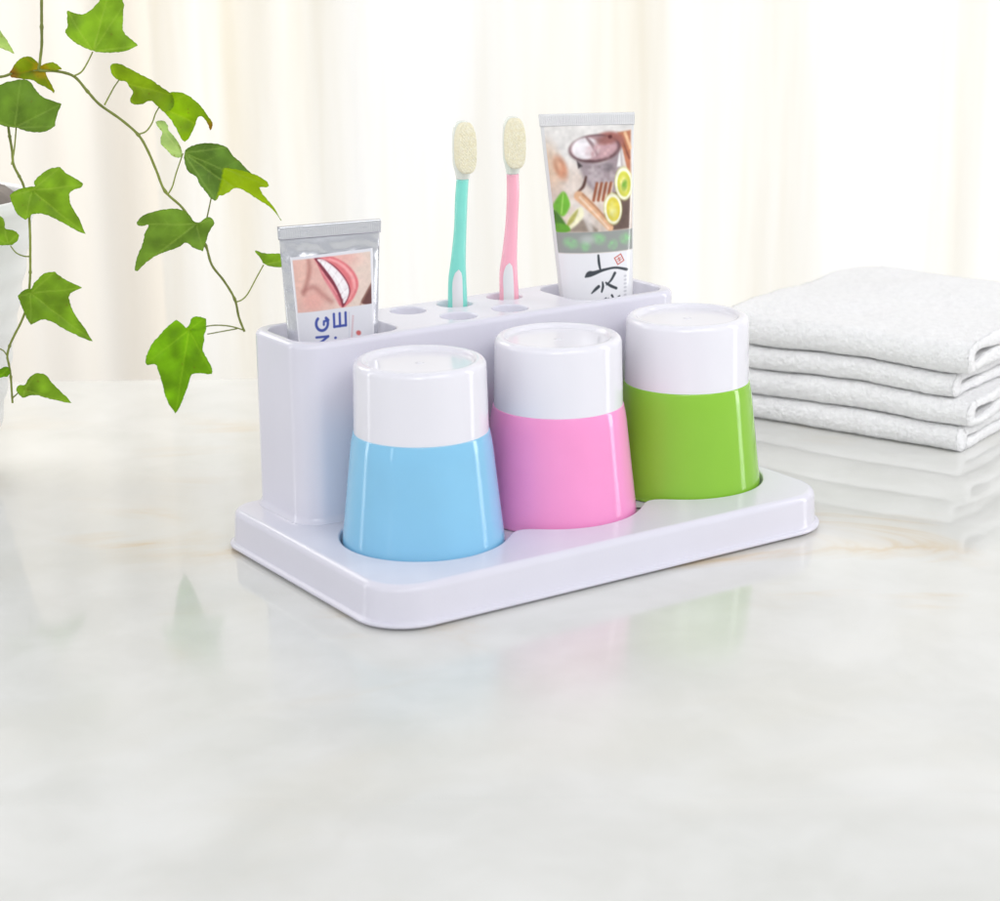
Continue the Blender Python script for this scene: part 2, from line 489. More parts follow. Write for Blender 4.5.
# ------------------------------------------------------------------ cups
ZC = TH - POCK_D + .0001
def make_cup(colour_mat, label, loc, spin):
    t = thing('tumbler_cup', label, 'cup', loc, spin, 'upside-down cups in the tray')
    hs, ht = .0560, .0909                      # colour join, top
    prof = [(.0355, .0030), (.0368, .0004), (.0378, 0), (.0387, .0004), (.0391, .0014)]
    for k in range(1, 15):
        u = k / 14
        z = .0014 + (hs - .0014) * u
        r = .0391 - (.0391 - .0330) * (u ** .97) - .0006 * max(0, (u - .86) / .14) ** 2
        prof.append((r, z))
    prof += [(.0323, hs + .00035), (.0320, hs + .0006), (.0316, hs + .0006)]
    bm = bmesh.new(); lathe(bm, prof, 112)
    obj('cup_body', bm, colour_mat, t)
    prof = [(.0311, hs - .004), (.03195, hs - .0005), (.03195, hs + .0006)]
    for k in range(1, 9):
        u = k / 8
        prof.append((.03194 - (.03194 - .0312) * u ** 1.05, hs + .0006 + (ht - .0034 - hs - .0006) * u))
    rr = .0030
    cx, cz = .0312 - rr, ht - .0034
    prof += [(cx + rr * math.cos(PI / 2 * k / 7), cz + rr * 1.13 * math.sin(PI / 2 * k / 7)) for k in range(1, 8)]
    prof += [(.0272, ht), (.0262, ht - .0004), (.0256, ht - .0013), (.0252, ht - .0021), (.0244, ht - .0024), (.0232, ht - .00245),
             (.020, ht - .00245), (.012, ht - .0024), (.0030, ht - .00235), (.0016, ht - .00235), (.0013, ht - .0021), (.0008, ht - .00195), (0, ht - .0019)]
    bm = bmesh.new(); lathe(bm, prof, 112)
    obj('cup_base', bm, M_CUPW, t)
    return t
make_cup(M_BLUE, 'upside-down cup with a pale blue body and white base, nearest in the tray', H(*CUPS[0], ZC), .3)
make_cup(M_PINK, 'upside-down cup with a candy pink body and white base, between the other two', H(*CUPS[1], ZC), 1.1)
make_cup(M_GREEN, 'upside-down cup with a lime green body and white base, nearest the towels', H(*CUPS[2], ZC), 2.3)

# ------------------------------------------------------------------ toothbrushes
def sweep(path, wid, dep, n=28, power=2.3, squash=None):
    """superelliptic sections (wid across x, dep across y) along a path of points; z is up"""
    bm = bmesh.new(); prev = None
    for (p, w, d) in zip(path, wid, dep):
        R = []
        for k in range(n):
            a = 2 * PI * k / n
            c, s = math.cos(a), math.sin(a)
            R.append(bm.verts.new((p[0] + w * math.copysign(abs(c) ** (2 / power), c), p[1] + d * math.copysign(abs(s) ** (2 / power), s), p[2])))
        if prev: bridge(bm, prev, R)
        else: bm.faces.new(R[::-1])
        prev = R
    bm.faces.new(prev)
    return bm

def smooth_path(keys, n):
    """keys: rows of numbers with z first; Catmull-Rom through them"""
    K = np.array(keys, float); out = []
    m = len(K) - 1
    for i in range(n):
        t = i / (n - 1) * m; j = min(int(t), m - 1); u = t - j
        p0, p1, p2, p3 = K[max(j - 1, 0)], K[j], K[j + 1], K[min(j + 2, m)]
        out.append(.5 * ((2 * p1) + (-p0 + p2) * u + (2 * p0 - 5 * p1 + 4 * p2 - p3) * u * u + (-p0 + 3 * p1 - 3 * p2 + p3) * u ** 3))
    return np.array(out)

def make_brush(label, mat, loc, rotz, keys):
    """keys in mm above the rack top: z, x, half width, half depth, y"""
    t = thing('toothbrush', label, 'toothbrush', loc, rotz, 'toothbrushes in the rack')
    hk = [k for k in keys if k[0] <= 65]
    S = smooth_path(hk, 60) * MM
    bm = sweep([(s[1], s[4], s[0]) for s in S], S[:, 2], S[:, 3], power=2.0)
    handle = obj('handle', bm, mat, t)
    # pale inlaid grip: a tongue with a rounded top lying on the handle's front
    zt, zb_ = .0185, -.050
    rows, cols = 40, 13
    P = np.zeros((rows, cols, 3))
    for i in range(rows):
        z = zb_ + (zt - zb_) * (1 - (1 - i / (rows - 1)) ** 1.0)
        cx, hw, hd, cy = [np.interp(z, S[:, 0], S[:, c]) for c in (1, 2, 3, 4)]
        w = min(.62 * hw, .0031) * math.sqrt(max(0, 1 - max(0, (z - (zt - .009)) / .009) ** 2.2))
        for j in range(cols):
            u = -1 + 2 * j / (cols - 1)
            x = u * w
            q = min(.999, abs(x) / hw)
            y = cy - hd * math.sqrt(1 - q * q) - .00035 * math.sqrt(max(0, 1 - u * u * .96)) + .0001
            P[i, j] = (cx - .0004 + x, y, z)
    grid_obj('grip_inlay', P, M_INSERT, handle)
    nk = [k for k in keys if k[0] >= 63]
    S2 = smooth_path(nk, 40) * MM
    head = obj('head', sweep([(s[1], s[4], s[0]) for s in S2], S2[:, 2], S2[:, 3]), M_NECK, t)
    # block of densely set bristles: tapered side walls and a slightly domed trim broken up by the filament ends
    z1, z2 = .0690, .0932
    zc = (z1 + z2) / 2; hh = (z2 - z1) / 2
    nA = 150
    a = np.arange(nA) * 2 * PI / nA
    def outline(k):
        c, s_ = np.cos(a), np.sin(a)
        px = .0048 * np.sign(c) * np.abs(c) ** .62 * np.where(s_ > 0, 1 - .16 * s_ ** 2, 1.0)
        pz = hh * np.sign(s_) * np.abs(s_) ** np.where(s_ > 0, .78, .60)
        return px * k, pz * k
    rings = [(1.0, 0.0006), (1.01, -.002), (1.03, -.004), (1.055, -.006), (1.065, -.0075), (1.06, -.0084), (1.04, -.0089), (1.0, -.0092)] + [(k, -.0094 - .0004 * (1 - k * k)) for k in np.linspace(.96, .02, 34)]
    P = np.zeros((len(rings), nA, 3))
    cxm, cym = np.interp(zc, S2[:, 0], S2[:, 1]), np.interp(zc, S2[:, 0], S2[:, 4])
    for i, (k, y) in enumerate(rings):
        px, pz = outline(k)
        P[i, :, 0], P[i, :, 1], P[i, :, 2] = cxm + px, cym + y, zc + pz
        for j in range(nA):
            q = P[i, j]
            v = Vector((q[0] * 2600, q[2] * 2600, 3.0))
            t_ = noise.noise(v) * .6 + noise.noise(v * .45) * .6
            if i >= 5:
                tuft = math.cos((q[0] - cxm) * 2 * PI / .00155) * math.cos((q[2] - zc) * 2 * PI / .0018)
                P[i, j, 1] -= .00034 * t_ + .00018 * tuft
            elif i > 0:
                e = 1 + .02 * noise.noise(Vector((a[j] * 22, i * .25, 5.0)))
                P[i, j, 0] = cxm + px[j] * e; P[i, j, 2] = zc + pz[j] * e
    grid_obj('bristles', P, M_BRISTLE, t, closed_u=True)
    return t

TEAL_K = [(-74, 2.0, 4.0, 2.8, 0), (-40, 1.2, 5.2, 3.0, 0), (-12, .9, 5.4, 3.2, 0), (0, 1.2, 5.2, 3.2, 0), (13, 1.3, 4.8, 3.2, 0), (23, 2.0, 4.0, 3.1, 0), (39, 3.3, 3.3, 3.0, 0), (54, 4.1, 3.3, 3.0, 0), (64.5, 5.0, 3.2, 2.8, 0),
          (68.6, 5.2, 4.2, 2.6, 0), (72, 5.2, 5.1, 2.5, 0), (78, 5.2, 5.35, 2.5, 0), (86, 5.2, 5.25, 2.4, 0), (91, 5.1, 4.4, 2.3, 0), (93.6, 5.1, 2.6, 1.8, 0), (94.2, 5.1, .5, .6, 0)]
PINK_K = [(k[0], {0: 2.2}.get(k[0], k[1] + (.7 if k[0] < 60 else -.3)), k[2], k[3], k[4]) for k in TEAL_K]
make_brush('toothbrush with a translucent teal handle and cream bristles standing in the rack', M_TEAL, H(.1312, .1455, RH), math.radians(17), TEAL_K)
make_brush('toothbrush with a translucent pink handle and cream bristles standing in the rack', M_ROSE, H(.1622, .1455, RH), math.radians(12), PINK_K)
# ------------------------------------------------------------------ painting helpers for printed labels (colours kept per vertex)
def ss(a, b, v):
    t = np.clip((v - a) / (b - a + 1e-12), 0, 1); return t * t * (3 - 2 * t)
def over(img, mask, c, op=1.0):
    m = (np.clip(mask, 0, 1) * op)[..., None]
    img[:] = img * (1 - m) + np.array(c, float) * m
def ell(X, Y, cx, cy, rx, ry, rot=0, soft=.12):
    a = math.radians(rot); dx, dy = X - cx, Y - cy
    u = (dx * math.cos(a) + dy * math.sin(a)) / rx; v = (-dx * math.sin(a) + dy * math.cos(a)) / ry
    return 1 - ss(1 - soft, 1 + soft, np.sqrt(u * u + v * v))
def stroke(X, Y, pts, ws, soft=1.5):
    best = np.zeros_like(X)
    for (x0, y0), (x1, y1), w0, w1 in zip(pts[:-1], pts[1:], ws[:-1], ws[1:]):
        dx, dy = x1 - x0, y1 - y0
        t = np.clip(((X - x0) * dx + (Y - y0) * dy) / (dx * dx + dy * dy + 1e-9), 0, 1)
        d = np.hypot(X - x0 - t * dx, Y - y0 - t * dy); w = (w0 + (w1 - w0) * t) / 2
        best = np.maximum(best, 1 - ss(w - soft, w + soft, d))
    return best
def poly(X, Y, pts, soft=2.0):
    inside = np.zeros(X.shape, bool); d = np.full(X.shape, 1e9)
    n = len(pts)
    for i in range(n):
        (x0, y0), (x1, y1) = pts[i], pts[(i + 1) % n]
        c = ((y0 > Y) != (y1 > Y)) & (X < (x1 - x0) * (Y - y0) / (y1 - y0 + 1e-12) + x0)
        inside ^= c
        dx, dy = x1 - x0, y1 - y0
        t = np.clip(((X - x0) * dx + (Y - y0) * dy) / (dx * dx + dy * dy + 1e-9), 0, 1)
        d = np.minimum(d, np.hypot(X - x0 - t * dx, Y - y0 - t * dy))
    sd = np.where(inside, -d, d)
    return 1 - ss(-soft, soft, sd)
def cr(pts, n=6, closed=False):
    K = list(pts); m = len(K); out = []
    for i in range(m if closed else m - 1):
        if closed: p0, p1, p2, p3 = K[i - 1], K[i], K[(i + 1) % m], K[(i + 2) % m]
        else: p0, p1, p2, p3 = K[max(i - 1, 0)], K[i], K[i + 1], K[min(i + 2, m - 1)]
        for k in range(n):
            u = k / n
            out.append(tuple(.5 * (2 * b + (c - a) * u + (2 * a - 5 * b + 4 * c - d) * u * u + (3 * b - a - 3 * c + d) * u ** 3) for a, b, c, d in zip(p0, p1, p2, p3)))
    if not closed: out.append(tuple(K[-1]))
    return out
def cstroke(X, Y, pts, ws, soft=1.5):
    q = cr([(*p_, w) for p_, w in zip(pts, ws)])
    return stroke(X, Y, [(x, y) for x, y, w in q], [w for x, y, w in q], soft)
def cpoly(X, Y, pts, soft=2.0): return poly(X, Y, cr(pts, 5, True), soft)
def vnoise(X, Y, s, seed):
    rs = np.random.RandomState(seed); g = rs.rand(64, 64)
    x, y = np.abs(X / s) % 62, np.abs(Y / s) % 62
    i, j = x.astype(int), y.astype(int); u, v = x - i, y - j
    u = u * u * (3 - 2 * u); v = v * v * (3 - 2 * v)
    return (g[i, j] * (1 - u) + g[i + 1, j] * u) * (1 - v) + (g[i, j + 1] * (1 - u) + g[i + 1, j + 1] * u) * v

# ------------------------------------------------------------------ toothpaste tubes
class Tube:
    """flattened tube: crimped flat at the top, round towards the cap below; local z = 0 at the rack top"""
    def __init__(s, zb, zt, wb, wt, db, crimp, xb, xt, sag=0.0):
        s.zb, s.zt, s.wb, s.wt, s.db, s.crimp, s.xb, s.xt, s.sag = zb, zt, wb, wt, db, crimp, xb, xt, sag
    def sec(s, z):
        t = np.clip((z - s.zb) / (s.zt - s.zb), 0, 1)
        hw = s.wb + (s.wt - s.wb) * t
        tc = np.clip((s.zt - s.crimp - z) / (s.zt - s.crimp - s.zb), 0, 1)
        hd = .0009 + (s.db - .0009) * np.sin(tc * PI / 2) ** .85
        xc = s.xb + (s.xt - s.xb) * t
        return xc, hw, hd
    def front(s, u, z, lift=0.0):
        xc, hw, hd = s.sec(z)
        pw = 2.0
        d = hd * np.power(np.maximum(0, 1 - np.abs(u) ** pw), 1 / pw)
        dent = s.sag * np.exp(-((u - .1) / .55) ** 2) * np.sin(np.clip((z - s.zb) / (s.zt - s.zb), 0, 1) * PI) ** 2
        return np.stack([xc + u * hw, -(d - dent) - lift + 0 * z, z + 0 * u], -1)
    def body(s, rows=90, n=96):
        z = np.linspace(s.zb, s.zt, rows)
        a = np.linspace(0, 2 * PI, n, endpoint=False)
        Z, A = np.meshgrid(z, a, indexing='ij')
        xc, hw, hd = s.sec(Z)
        u = np.cos(A)
        P = s.front(u, Z)
        back = np.sin(A) > 0
        dback = hd * np.abs(np.sin(A))
        P[..., 1] = np.where(back, dback, P[..., 1])
        return P

def crimp_mesh(T, rows=10, ribs=46):
    """the flat sealed seam: fine vertical ribs front and back"""
    bm = bmesh.new()
    n = ribs * 4
    z0, z1 = T.zt - T.crimp, T.zt + .0012
    for side in (-1, 1):
        prev = None
        for i in range(rows + 1):
            z = z0 + (z1 - z0) * i / rows
            xc, hw, hd = T.sec(min(z, T.zt))
            row = []
            for j in range(n + 1):
                u = -1 + 2 * j / n
                amp = .00022 if 1 < i < rows - 1 else 0
                y = side * (.0013 + amp * math.cos(j / 4 * 2 * PI))
                row.append(bm.verts.new((xc + u * (hw + .0002), y, z)))
            if prev:
                for j in range(n): bm.faces.new((prev[j], prev[j + 1], row[j + 1], row[j]))
            prev = row
            if i == rows: top = row
            if i == 0: bot = row
        if side == -1: ft, fb = top, bot
    for j in range(n):
        bm.faces.new((ft[j], ft[j + 1], top[j + 1], top[j])); 
        bm.faces.new((fb[j], fb[j + 1], bot[j + 1], bot[j]))
    return bm

def tube_cap(T, mat, parent, h=.012):
    xc, hw, hd = T.sec(T.zb)
    bm = bmesh.new()
    r = min(hw, hd)
    lathe(bm, [(0, -h), (r * .86, -h), (r * .92, -h + .0008), (r * .95, -.0006), (r * .9, .0008), (0, .001)], 48)
    o = obj('cap', bm, mat, parent); o.location = (xc, 0, T.zb)
    return o

# silver tube with a smile on it
def smile_art(s, t):
    X = 155 + 510 * s + 40 * t; Y = 345 - 55 * s + 330 * t
    img = np.zeros(X.shape + (3,)) + np.array((226, 184, 172), float)
    n = vnoise(X, Y, 60, 3)
    over(img, ss(400, 640, X + .2 * Y - 60), (224, 205, 192))
    over(img, ss(480, 200, X) * .6, (214, 160, 150))
    over(img, n * .35, (238, 205, 195))
    over(img, ell(X, Y, 420, 330, 150, 60, 10, .6), (232, 176, 168), .7)
    over(img, ell(X, Y, 215, 470, 40, 150, 6, .7), (232, 190, 176), .8)
    over(img, cstroke(X, Y, [(262, 340), (270, 430), (240, 560)], [16, 24, 18], 18), (160, 98, 90), .6)
    over(img, cstroke(X, Y, [(235, 545), (300, 520), (350, 560), (420, 605)], [18, 26, 32, 20], 22), (166, 104, 98), .6)
    over(img, ell(X, Y, 300, 600, 60, 50, 0, .6), (228, 170, 160), .8)
    # lips
    over(img, cpoly(X, Y, [(292, 336), (345, 330), (430, 345), (520, 395), (575, 460), (588, 520), (560, 590), (520, 628), (490, 645), (470, 610), (440, 560), (380, 480), (330, 400)], 7), (222, 118, 124))
    over(img, cstroke(X, Y, [(360, 350), (450, 375), (530, 440), (560, 520), (535, 590)], [8, 16, 22, 22, 12], 8), (240, 158, 158), .8)
    over(img, cstroke(X, Y, [(320, 370), (370, 455), (430, 535), (478, 622)], [10, 28, 36, 20], 6), (205, 108, 118), .9)
    over(img, cstroke(X, Y, [(345, 420), (400, 490), (450, 560)], [6, 12, 8], 6), (238, 160, 162), .7)
    # mouth opening and teeth
    over(img, cpoly(X, Y, [(300, 345), (350, 352), (430, 395), (500, 465), (535, 530), (530, 580), (496, 640), (478, 600), (440, 530), (380, 455), (330, 388)], 4), (120, 40, 58))
    band = cpoly(X, Y, [(318, 356), (350, 354), (385, 372), (430, 404), (480, 452), (518, 505), (530, 548), (520, 590), (500, 618), (488, 590), (462, 540), (425, 480), (380, 425), (345, 385)], 4)
    over(img, band, (244, 238, 240))
    cuts = [((336, 384), (348, 350)), ((356, 408), (376, 362)), ((382, 440), (410, 384)), ((414, 478), (450, 416)), ((446, 524), (492, 462)), ((472, 566), (524, 518)), ((488, 596), (532, 566))]
    for (ax, ay), (bx, by) in cuts:
        over(img, band * stroke(X, Y, [(ax, ay), (bx, by)], [6, 3], 4), (206, 186, 192), .7)
        over(img, ell(X, Y, ax - 2, ay + 2, 8, 10, -30, .7), (130, 56, 70), .8)
    over(img, band * cstroke(X, Y, [(330, 352), (400, 378), (470, 438), (520, 500)], [6, 8, 10, 10], 6), (226, 170, 176), .6)
    over(img, band * cstroke(X, Y, [(345, 372), (400, 416), (455, 476), (498, 550)], [4, 8, 10, 8], 5), (255, 255, 255), .7)
    over(img, cpoly(X, Y, [(700, 470), (675, 500), (640, 560), (618, 618), (720, 612)], 6), (104, 62, 58))
    over(img, cstroke(X, Y, [(690, 480), (640, 570), (612, 625)], [10, 10, 10], 8), (160, 120, 104), .7)
    over(img, cstroke(X, Y, [(395, 352), (480, 392), (548, 462), (568, 525)], [4, 9, 11, 6], 9), (252, 196, 196), .6)
    over(img, cstroke(X, Y, [(372, 475), (420, 545), (462, 612)], [4, 9, 6], 6), (240, 168, 172), .6)
    # soften as a photograph would be
    for _ in range(2):
        q = img.copy()
        q[1:-1, 1:-1] = (img[1:-1, 1:-1] * 4 + img[:-2, 1:-1] + img[2:, 1:-1] + img[1:-1, :-2] + img[1:-1, 2:]) / 8
        img = q
    g = (vnoise(X, Y, 9, 21) + vnoise(X, Y, 22, 22) - 1)[..., None]
    return img * (1 + .035 * g)
def foil_label_art(s, t, tp):
    """s across, t down over the whole label; the picture ends at tp"""
    img = np.zeros(s.shape + (3,)) + np.array((222, 222, 228), float)
    X = 155 + 510 * s + 40 * (t / tp); Y = 345 - 55 * s + 330 * (t / tp)
    pic = smile_art(s, np.minimum(t / tp, 1))
    m = (ss(.018, .03, s) * (1 - ss(.965, .977, s)) * ss(.02, .035, t) * (1 - ss(tp - .006, tp + .006, t)))[..., None]
    edge = np.maximum(1 - ss(.0, .03, s), ss(.97, 1, s))
    over(img, edge, (240, 240, 244))
    img = img * (1 - m) + pic * m
    blue = (58, 76, 158)
    g = 24
    # letters reading upwards: G, the top of an N below it, and an E beside
    arc = [(360 + 39 * math.cos(math.radians(a)), 735 + 42 * math.sin(math.radians(a))) for a in range(-50, 236, 13)]
    over(img, stroke(X, Y, arc, [17] * len(arc), 4), blue)
    over(img, stroke(X, Y, [(385, 702), (402, 715), (372, 722), (372, 742)], [14, 14, 14, 14], 4), blue)
    over(img, stroke(X, Y, [(325, 818), (404, 812)], [14, 14], 4), blue)
    over(img, stroke(X, Y, [(404, 812), (325, 868)], [14, 14], 4), blue)
    over(img, stroke(X, Y, [(325, 872), (404, 866)], [14, 14], 4), blue)
    over(img, stroke(X, Y, [(444, 756), (522, 748)], [15, 15], 4), blue)
    for x in (444, 483, 522):
        over(img, stroke(X, Y, [(x, 756 - (x - 444) * .1), (x - 7, 680 - (x - 444) * .1)], [15, 15], 4), blue)
    over(img, ell(X, Y, 455, 822, 9, 8, 0, .4), blue)
    for yy in range(690, 860, 9):
        over(img, stroke(X, Y, [(562, yy), (572, yy + 4)], [4, 4], 2), (205, 150, 155), .8)
    over(img, stroke(X, Y, [(540, 670), (552, 850)], [4, 4], 2), (190, 190, 205), .7)
    over(img, ell(X, Y, 612, 795, 17, 14, 20, .4), (206, 92, 88), .9)
    return img

M_ = H(.0490, .1330, RH)
silver = thing('toothpaste_tube', 'silver foil toothpaste tube printed with a smiling mouth in the near slot', 'toothpaste tube', M_, math.radians(23))
T1 = Tube(-.062, .0510, .0205, .0258, .0125, .0052, .0026, .0026, sag=.0024)
PB = T1.body(120, 140)
for i in range(PB.shape[0]):
    for j in range(PB.shape[1]):
        x, y, z = PB[i, j]
        k = max(0, min(1, (T1.zt - T1.crimp - z) / .006)) * (math.exp(-((z - .041) / .010) ** 2) + .35)
        rid = abs(noise.noise(Vector((x * 70 + z * 40, z * 90, 2.0)))) * .0034 + abs(noise.noise(Vector((x * 160 - z * 90, z * 120, 6.0)))) * .0012
        PB[i, j, 1] += (1 if y < 0 else -.3) * k * rid * .38
foil_body = grid_obj('tube_body', PB, M_FOIL, silver, closed_u=True)
obj('crimp', crimp_mesh(T1), M_FOIL, silver)
tube_cap(T1, M_CUPW, silver)
s_, t_ = np.meshgrid(np.linspace(0, 1, 170), np.linspace(0, 1, 260))
tp = .50
zlab = .0372 - t_ * .054 + .0012 * s_
u = -.84 + 1.68 * s_
P = T1.front(u, zlab, .00018)
grid_obj('printed_label', P, M_LABEL2, foil_body, colors=srgb_np(foil_label_art(s_, t_, tp)))

# white tube with food on it
def food_art(X, Y):
    img = np.zeros(X.shape + (3,)) + np.array((226, 223, 220), float)
    lo = ss(200, 330, Y)
    over(img, lo, (216, 200, 188)); n = vnoise(X, Y, 45, 5); n2 = vnoise(X, Y, 14, 9)
    over(img, n * lo, (232, 222, 214), .6)
    over(img, ell(X, Y, 95, 260, 40, 90, -10, .8), (228, 196, 168), .8)
    over(img, ell(X, Y, 140, 268, 26, 52, -18, .5), (206, 140, 108), .9)
    over(img, ell(X, Y, 132, 255, 10, 24, -18, .8), (236, 190, 160), .8)
    # shadow and cloth under the spoon
    over(img, poly(X, Y, [(212, 240), (330, 250), (405, 190), (412, 280), (380, 380), (300, 390), (245, 330)], 12), (150, 134, 140), .9)
    over(img, ell(X, Y, 345, 270, 30, 18, 0, .7), (92, 82, 88), .7)
    over(img, n2 * ell(X, Y, 310, 310, 80, 60, 0, .5), (196, 184, 188), .8)
    over(img, poly(X, Y, [(388, 270), (402, 190), (408, 270)], 5), (240, 238, 236))
    over(img, poly(X, Y, [(212, 240), (235, 262), (216, 272)], 5), (60, 50, 52))
    # wooden boards at the right
    over(img, poly(X, Y, [(390, 120), (450, 112), (452, 330), (440, 300), (415, 200)], 5), (188, 120, 88))
    over(img, cstroke(X, Y, [(425, 125), (450, 190)], [14, 12], 5), (232, 190, 150))
    over(img, cstroke(X, Y, [(405, 135), (445, 235)], [6, 8], 6), (130, 72, 58))
    # spoon of salt
    over(img, ell(X, Y, 345, 165, 75, 48, -10, .2), (164, 104, 96))
    over(img, ell(X, Y, 290, 188, 114, 61, -4, .10), (92, 62, 66))
    over(img, ell(X, Y, 288, 184, 104, 51, -4, .1), (176, 140, 144))
    over(img, ell(X, Y, 250, 186, 62, 47, -4, .15), (236, 230, 234))
    over(img, cstroke(X, Y, [(255, 140), (282, 175), (300, 215)], [10, 16, 10], 6), (120, 92, 96), .8)
    over(img, ell(X, Y, 320, 195, 60, 36, -8, .5) * (.3 + n2), (206, 168, 172))
    over(img, ell(X, Y, 350, 150, 48, 20, -10, .5), (150, 92, 84), .8)
    over(img, ell(X, Y, 358, 138, 9, 8, 0, .5), (90, 36, 36))
    # dark ground behind the lemons
    over(img, poly(X, Y, [(372, 380), (452, 380), (450, 545), (352, 548), (330, 480)], 6), (104, 84, 76))
    over(img, poly(X, Y, [(150, 520), (240, 490), (300, 540), (300, 552), (140, 552)], 10), (120, 104, 90), .7)
    # sticks
    for x in (285, 306, 327, 348):
        over(img, cstroke(X, Y, [(x + 14, 340), (x - 2, 412)], [13, 13], 5), (152, 86, 58))
        over(img, cstroke(X, Y, [(x + 22, 342), (x + 8, 412)], [5, 5], 6), (226, 200, 180))
    over(img, cstroke(X, Y, [(250, 310), (238, 350), (216, 372)], [8, 13, 8], 5), (82, 50, 42))
    over(img, cstroke(X, Y, [(218, 392), (290, 462), (358, 536)], [44, 38, 30], 5), (224, 176, 138))
    over(img, cstroke(X, Y, [(222, 398), (290, 470), (350, 538)], [8, 6, 6], 6), (246, 222, 198))
    over(img, cstroke(X, Y, [(235, 385), (300, 450), (365, 525)], [6, 6, 4], 6), (176, 120, 86))
    over(img, cstroke(X, Y, [(190, 420), (240, 470), (270, 540)], [22, 30, 24], 10), (222, 214, 208), .8)
    # lemons
    for cx, cy, rx, ry, c in ((421, 345, 42, 74, (206, 206, 70)), (371, 453, 42, 70, (222, 206, 70))):
        over(img, ell(X, Y, cx, cy, rx, ry, -5, .10), (200, 200, 120))
        over(img, ell(X, Y, cx, cy, rx * .95, ry * .95, -5, .10), (248, 246, 226))
        over(img, ell(X, Y, cx + 1, cy + 2, rx * .74, ry * .76, -5, .1), c)
        over(img, ell(X, Y, cx, cy + 4, rx * .4, ry * .45, -5, .7) * (.4 + n2), (236, 232, 150))
    over(img, ell(X, Y, 424, 352, 12, 22, 10, .5) * (.5 + n2), (120, 170, 60))
    # leaves
    over(img, cpoly(X, Y, [(150, 372), (178, 420), (172, 452), (148, 482), (116, 460), (108, 430)], 6), (112, 182, 52))
    over(img, cstroke(X, Y, [(150, 380), (142, 470)], [4, 5], 5), (176, 220, 110))
    over(img, cpoly(X, Y, [(112, 455), (150, 500), (168, 545), (120, 548), (100, 490)], 6), (70, 122, 36))
    over(img, cpoly(X, Y, [(225, 440), (238, 480), (195, 530), (160, 540), (172, 490)], 6), (238, 234, 200))
    over(img, cpoly(X, Y, [(214, 450), (196, 500), (164, 528), (176, 492)], 6), (176, 172, 92))
    over(img, cpoly(X, Y, [(118, 515), (165, 520), (178, 546), (124, 556)], 5), (96, 160, 40))
    for _ in range(4):
        q = img.copy()
        q[1:-1, 1:-1] = (img[1:-1, 1:-1] * 4 + img[:-2, 1:-1] + img[2:, 1:-1] + img[1:-1, :-2] + img[1:-1, 2:]) / 8
        img = q
    g = (vnoise(X, Y, 14, 31) + vnoise(X, Y, 30, 32) + vnoise(X, Y, 60, 33) - 1.5)[..., None]
    img *= 1 + .07 * g
    # grey band
    tilt = (X - 300) * -.02
    band = ss(548, 554, Y - tilt) * (1 - ss(640, 646, Y - tilt))
    over(img, band, (152, 156, 152))
    for cx, cy, rx in ((182, 600, 30), (305, 582, 30), (430, 588, 26), (245, 612, 22), (370, 610, 20)):
        over(img, band * ell(X, Y, cx, cy, rx, 22, 15, .6) * (.35 + .8 * n2), (148, 196, 148))
    over(img, band * ell(X, Y, 255, 585, 30, 18, 0, .8), (204, 208, 206), .6)
    # white lower panel with brush lettering and a red seal
    low = ss(642, 648, Y - tilt)
    over(img, low, (236, 236, 239))
    ink = (58, 64, 70)
    over(img, cstroke(X, Y, [(303, 655), (306, 690), (313, 724)], [9, 12, 7], 2.5), ink)
    over(img, cstroke(X, Y, [(244, 751), (262, 738), (282, 734), (330, 720), (385, 714), (440, 728)], [6, 26, 20, 12, 10, 13], 2.5), ink)
    over(img, cstroke(X, Y, [(380, 738), (362, 768), (340, 788)], [13, 10, 5], 2.5), ink)
    over(img, cstroke(X, Y, [(304, 794), (290, 806), (272, 824)], [14, 13, 5], 2.5), ink)
    over(img, cstroke(X, Y, [(322, 775), (324, 795), (318, 818)], [7, 11, 8], 2.5), ink)
    over(img, cstroke(X, Y, [(338, 778), (358, 792), (387, 806)], [8, 13, 12], 2.5), ink)
    over(img, cstroke(X, Y, [(330, 856), (338, 848)], [8, 8], 2.5), ink)
    over(img, cstroke(X, Y, [(366, 836), (374, 850)], [10, 8], 2.5), ink)
    over(img, cstroke(X, Y, [(398, 846), (404, 842)], [8, 6], 2.5), ink)
    over(img, cstroke(X, Y, [(350, 850), (352, 905), (300, 930), (390, 935)], [8, 9, 10, 10], 2.5), ink)
    a = math.radians(-28); u = (X - 401) * math.cos(a) + (Y - 678) * math.sin(a); v = -(X - 401) * math.sin(a) + (Y - 678) * math.cos(a)
    q = np.maximum(np.abs(u), np.abs(v))
    seal = (196, 96, 84)
    over(img, ss(13, 15, q) * (1 - ss(18.5, 20.5, q)), seal, .9)
    over(img, (1 - ss(1.5, 3, np.abs(u))) * (1 - ss(10, 12, np.abs(v))), seal, .8)
    over(img, (1 - ss(1.5, 3, np.abs(v + 4))) * (1 - ss(10, 12, np.abs(u))), seal, .8)
    over(img, (1 - ss(1.5, 3, np.abs(v - 5))) * (1 - ss(10, 12, np.abs(u))), seal, .8)
    for yy in range(756, 860, 17):
        over(img, ell(X, Y, 432, yy, 8, 5, 0, .5), (196, 196, 202), .9)
    return img

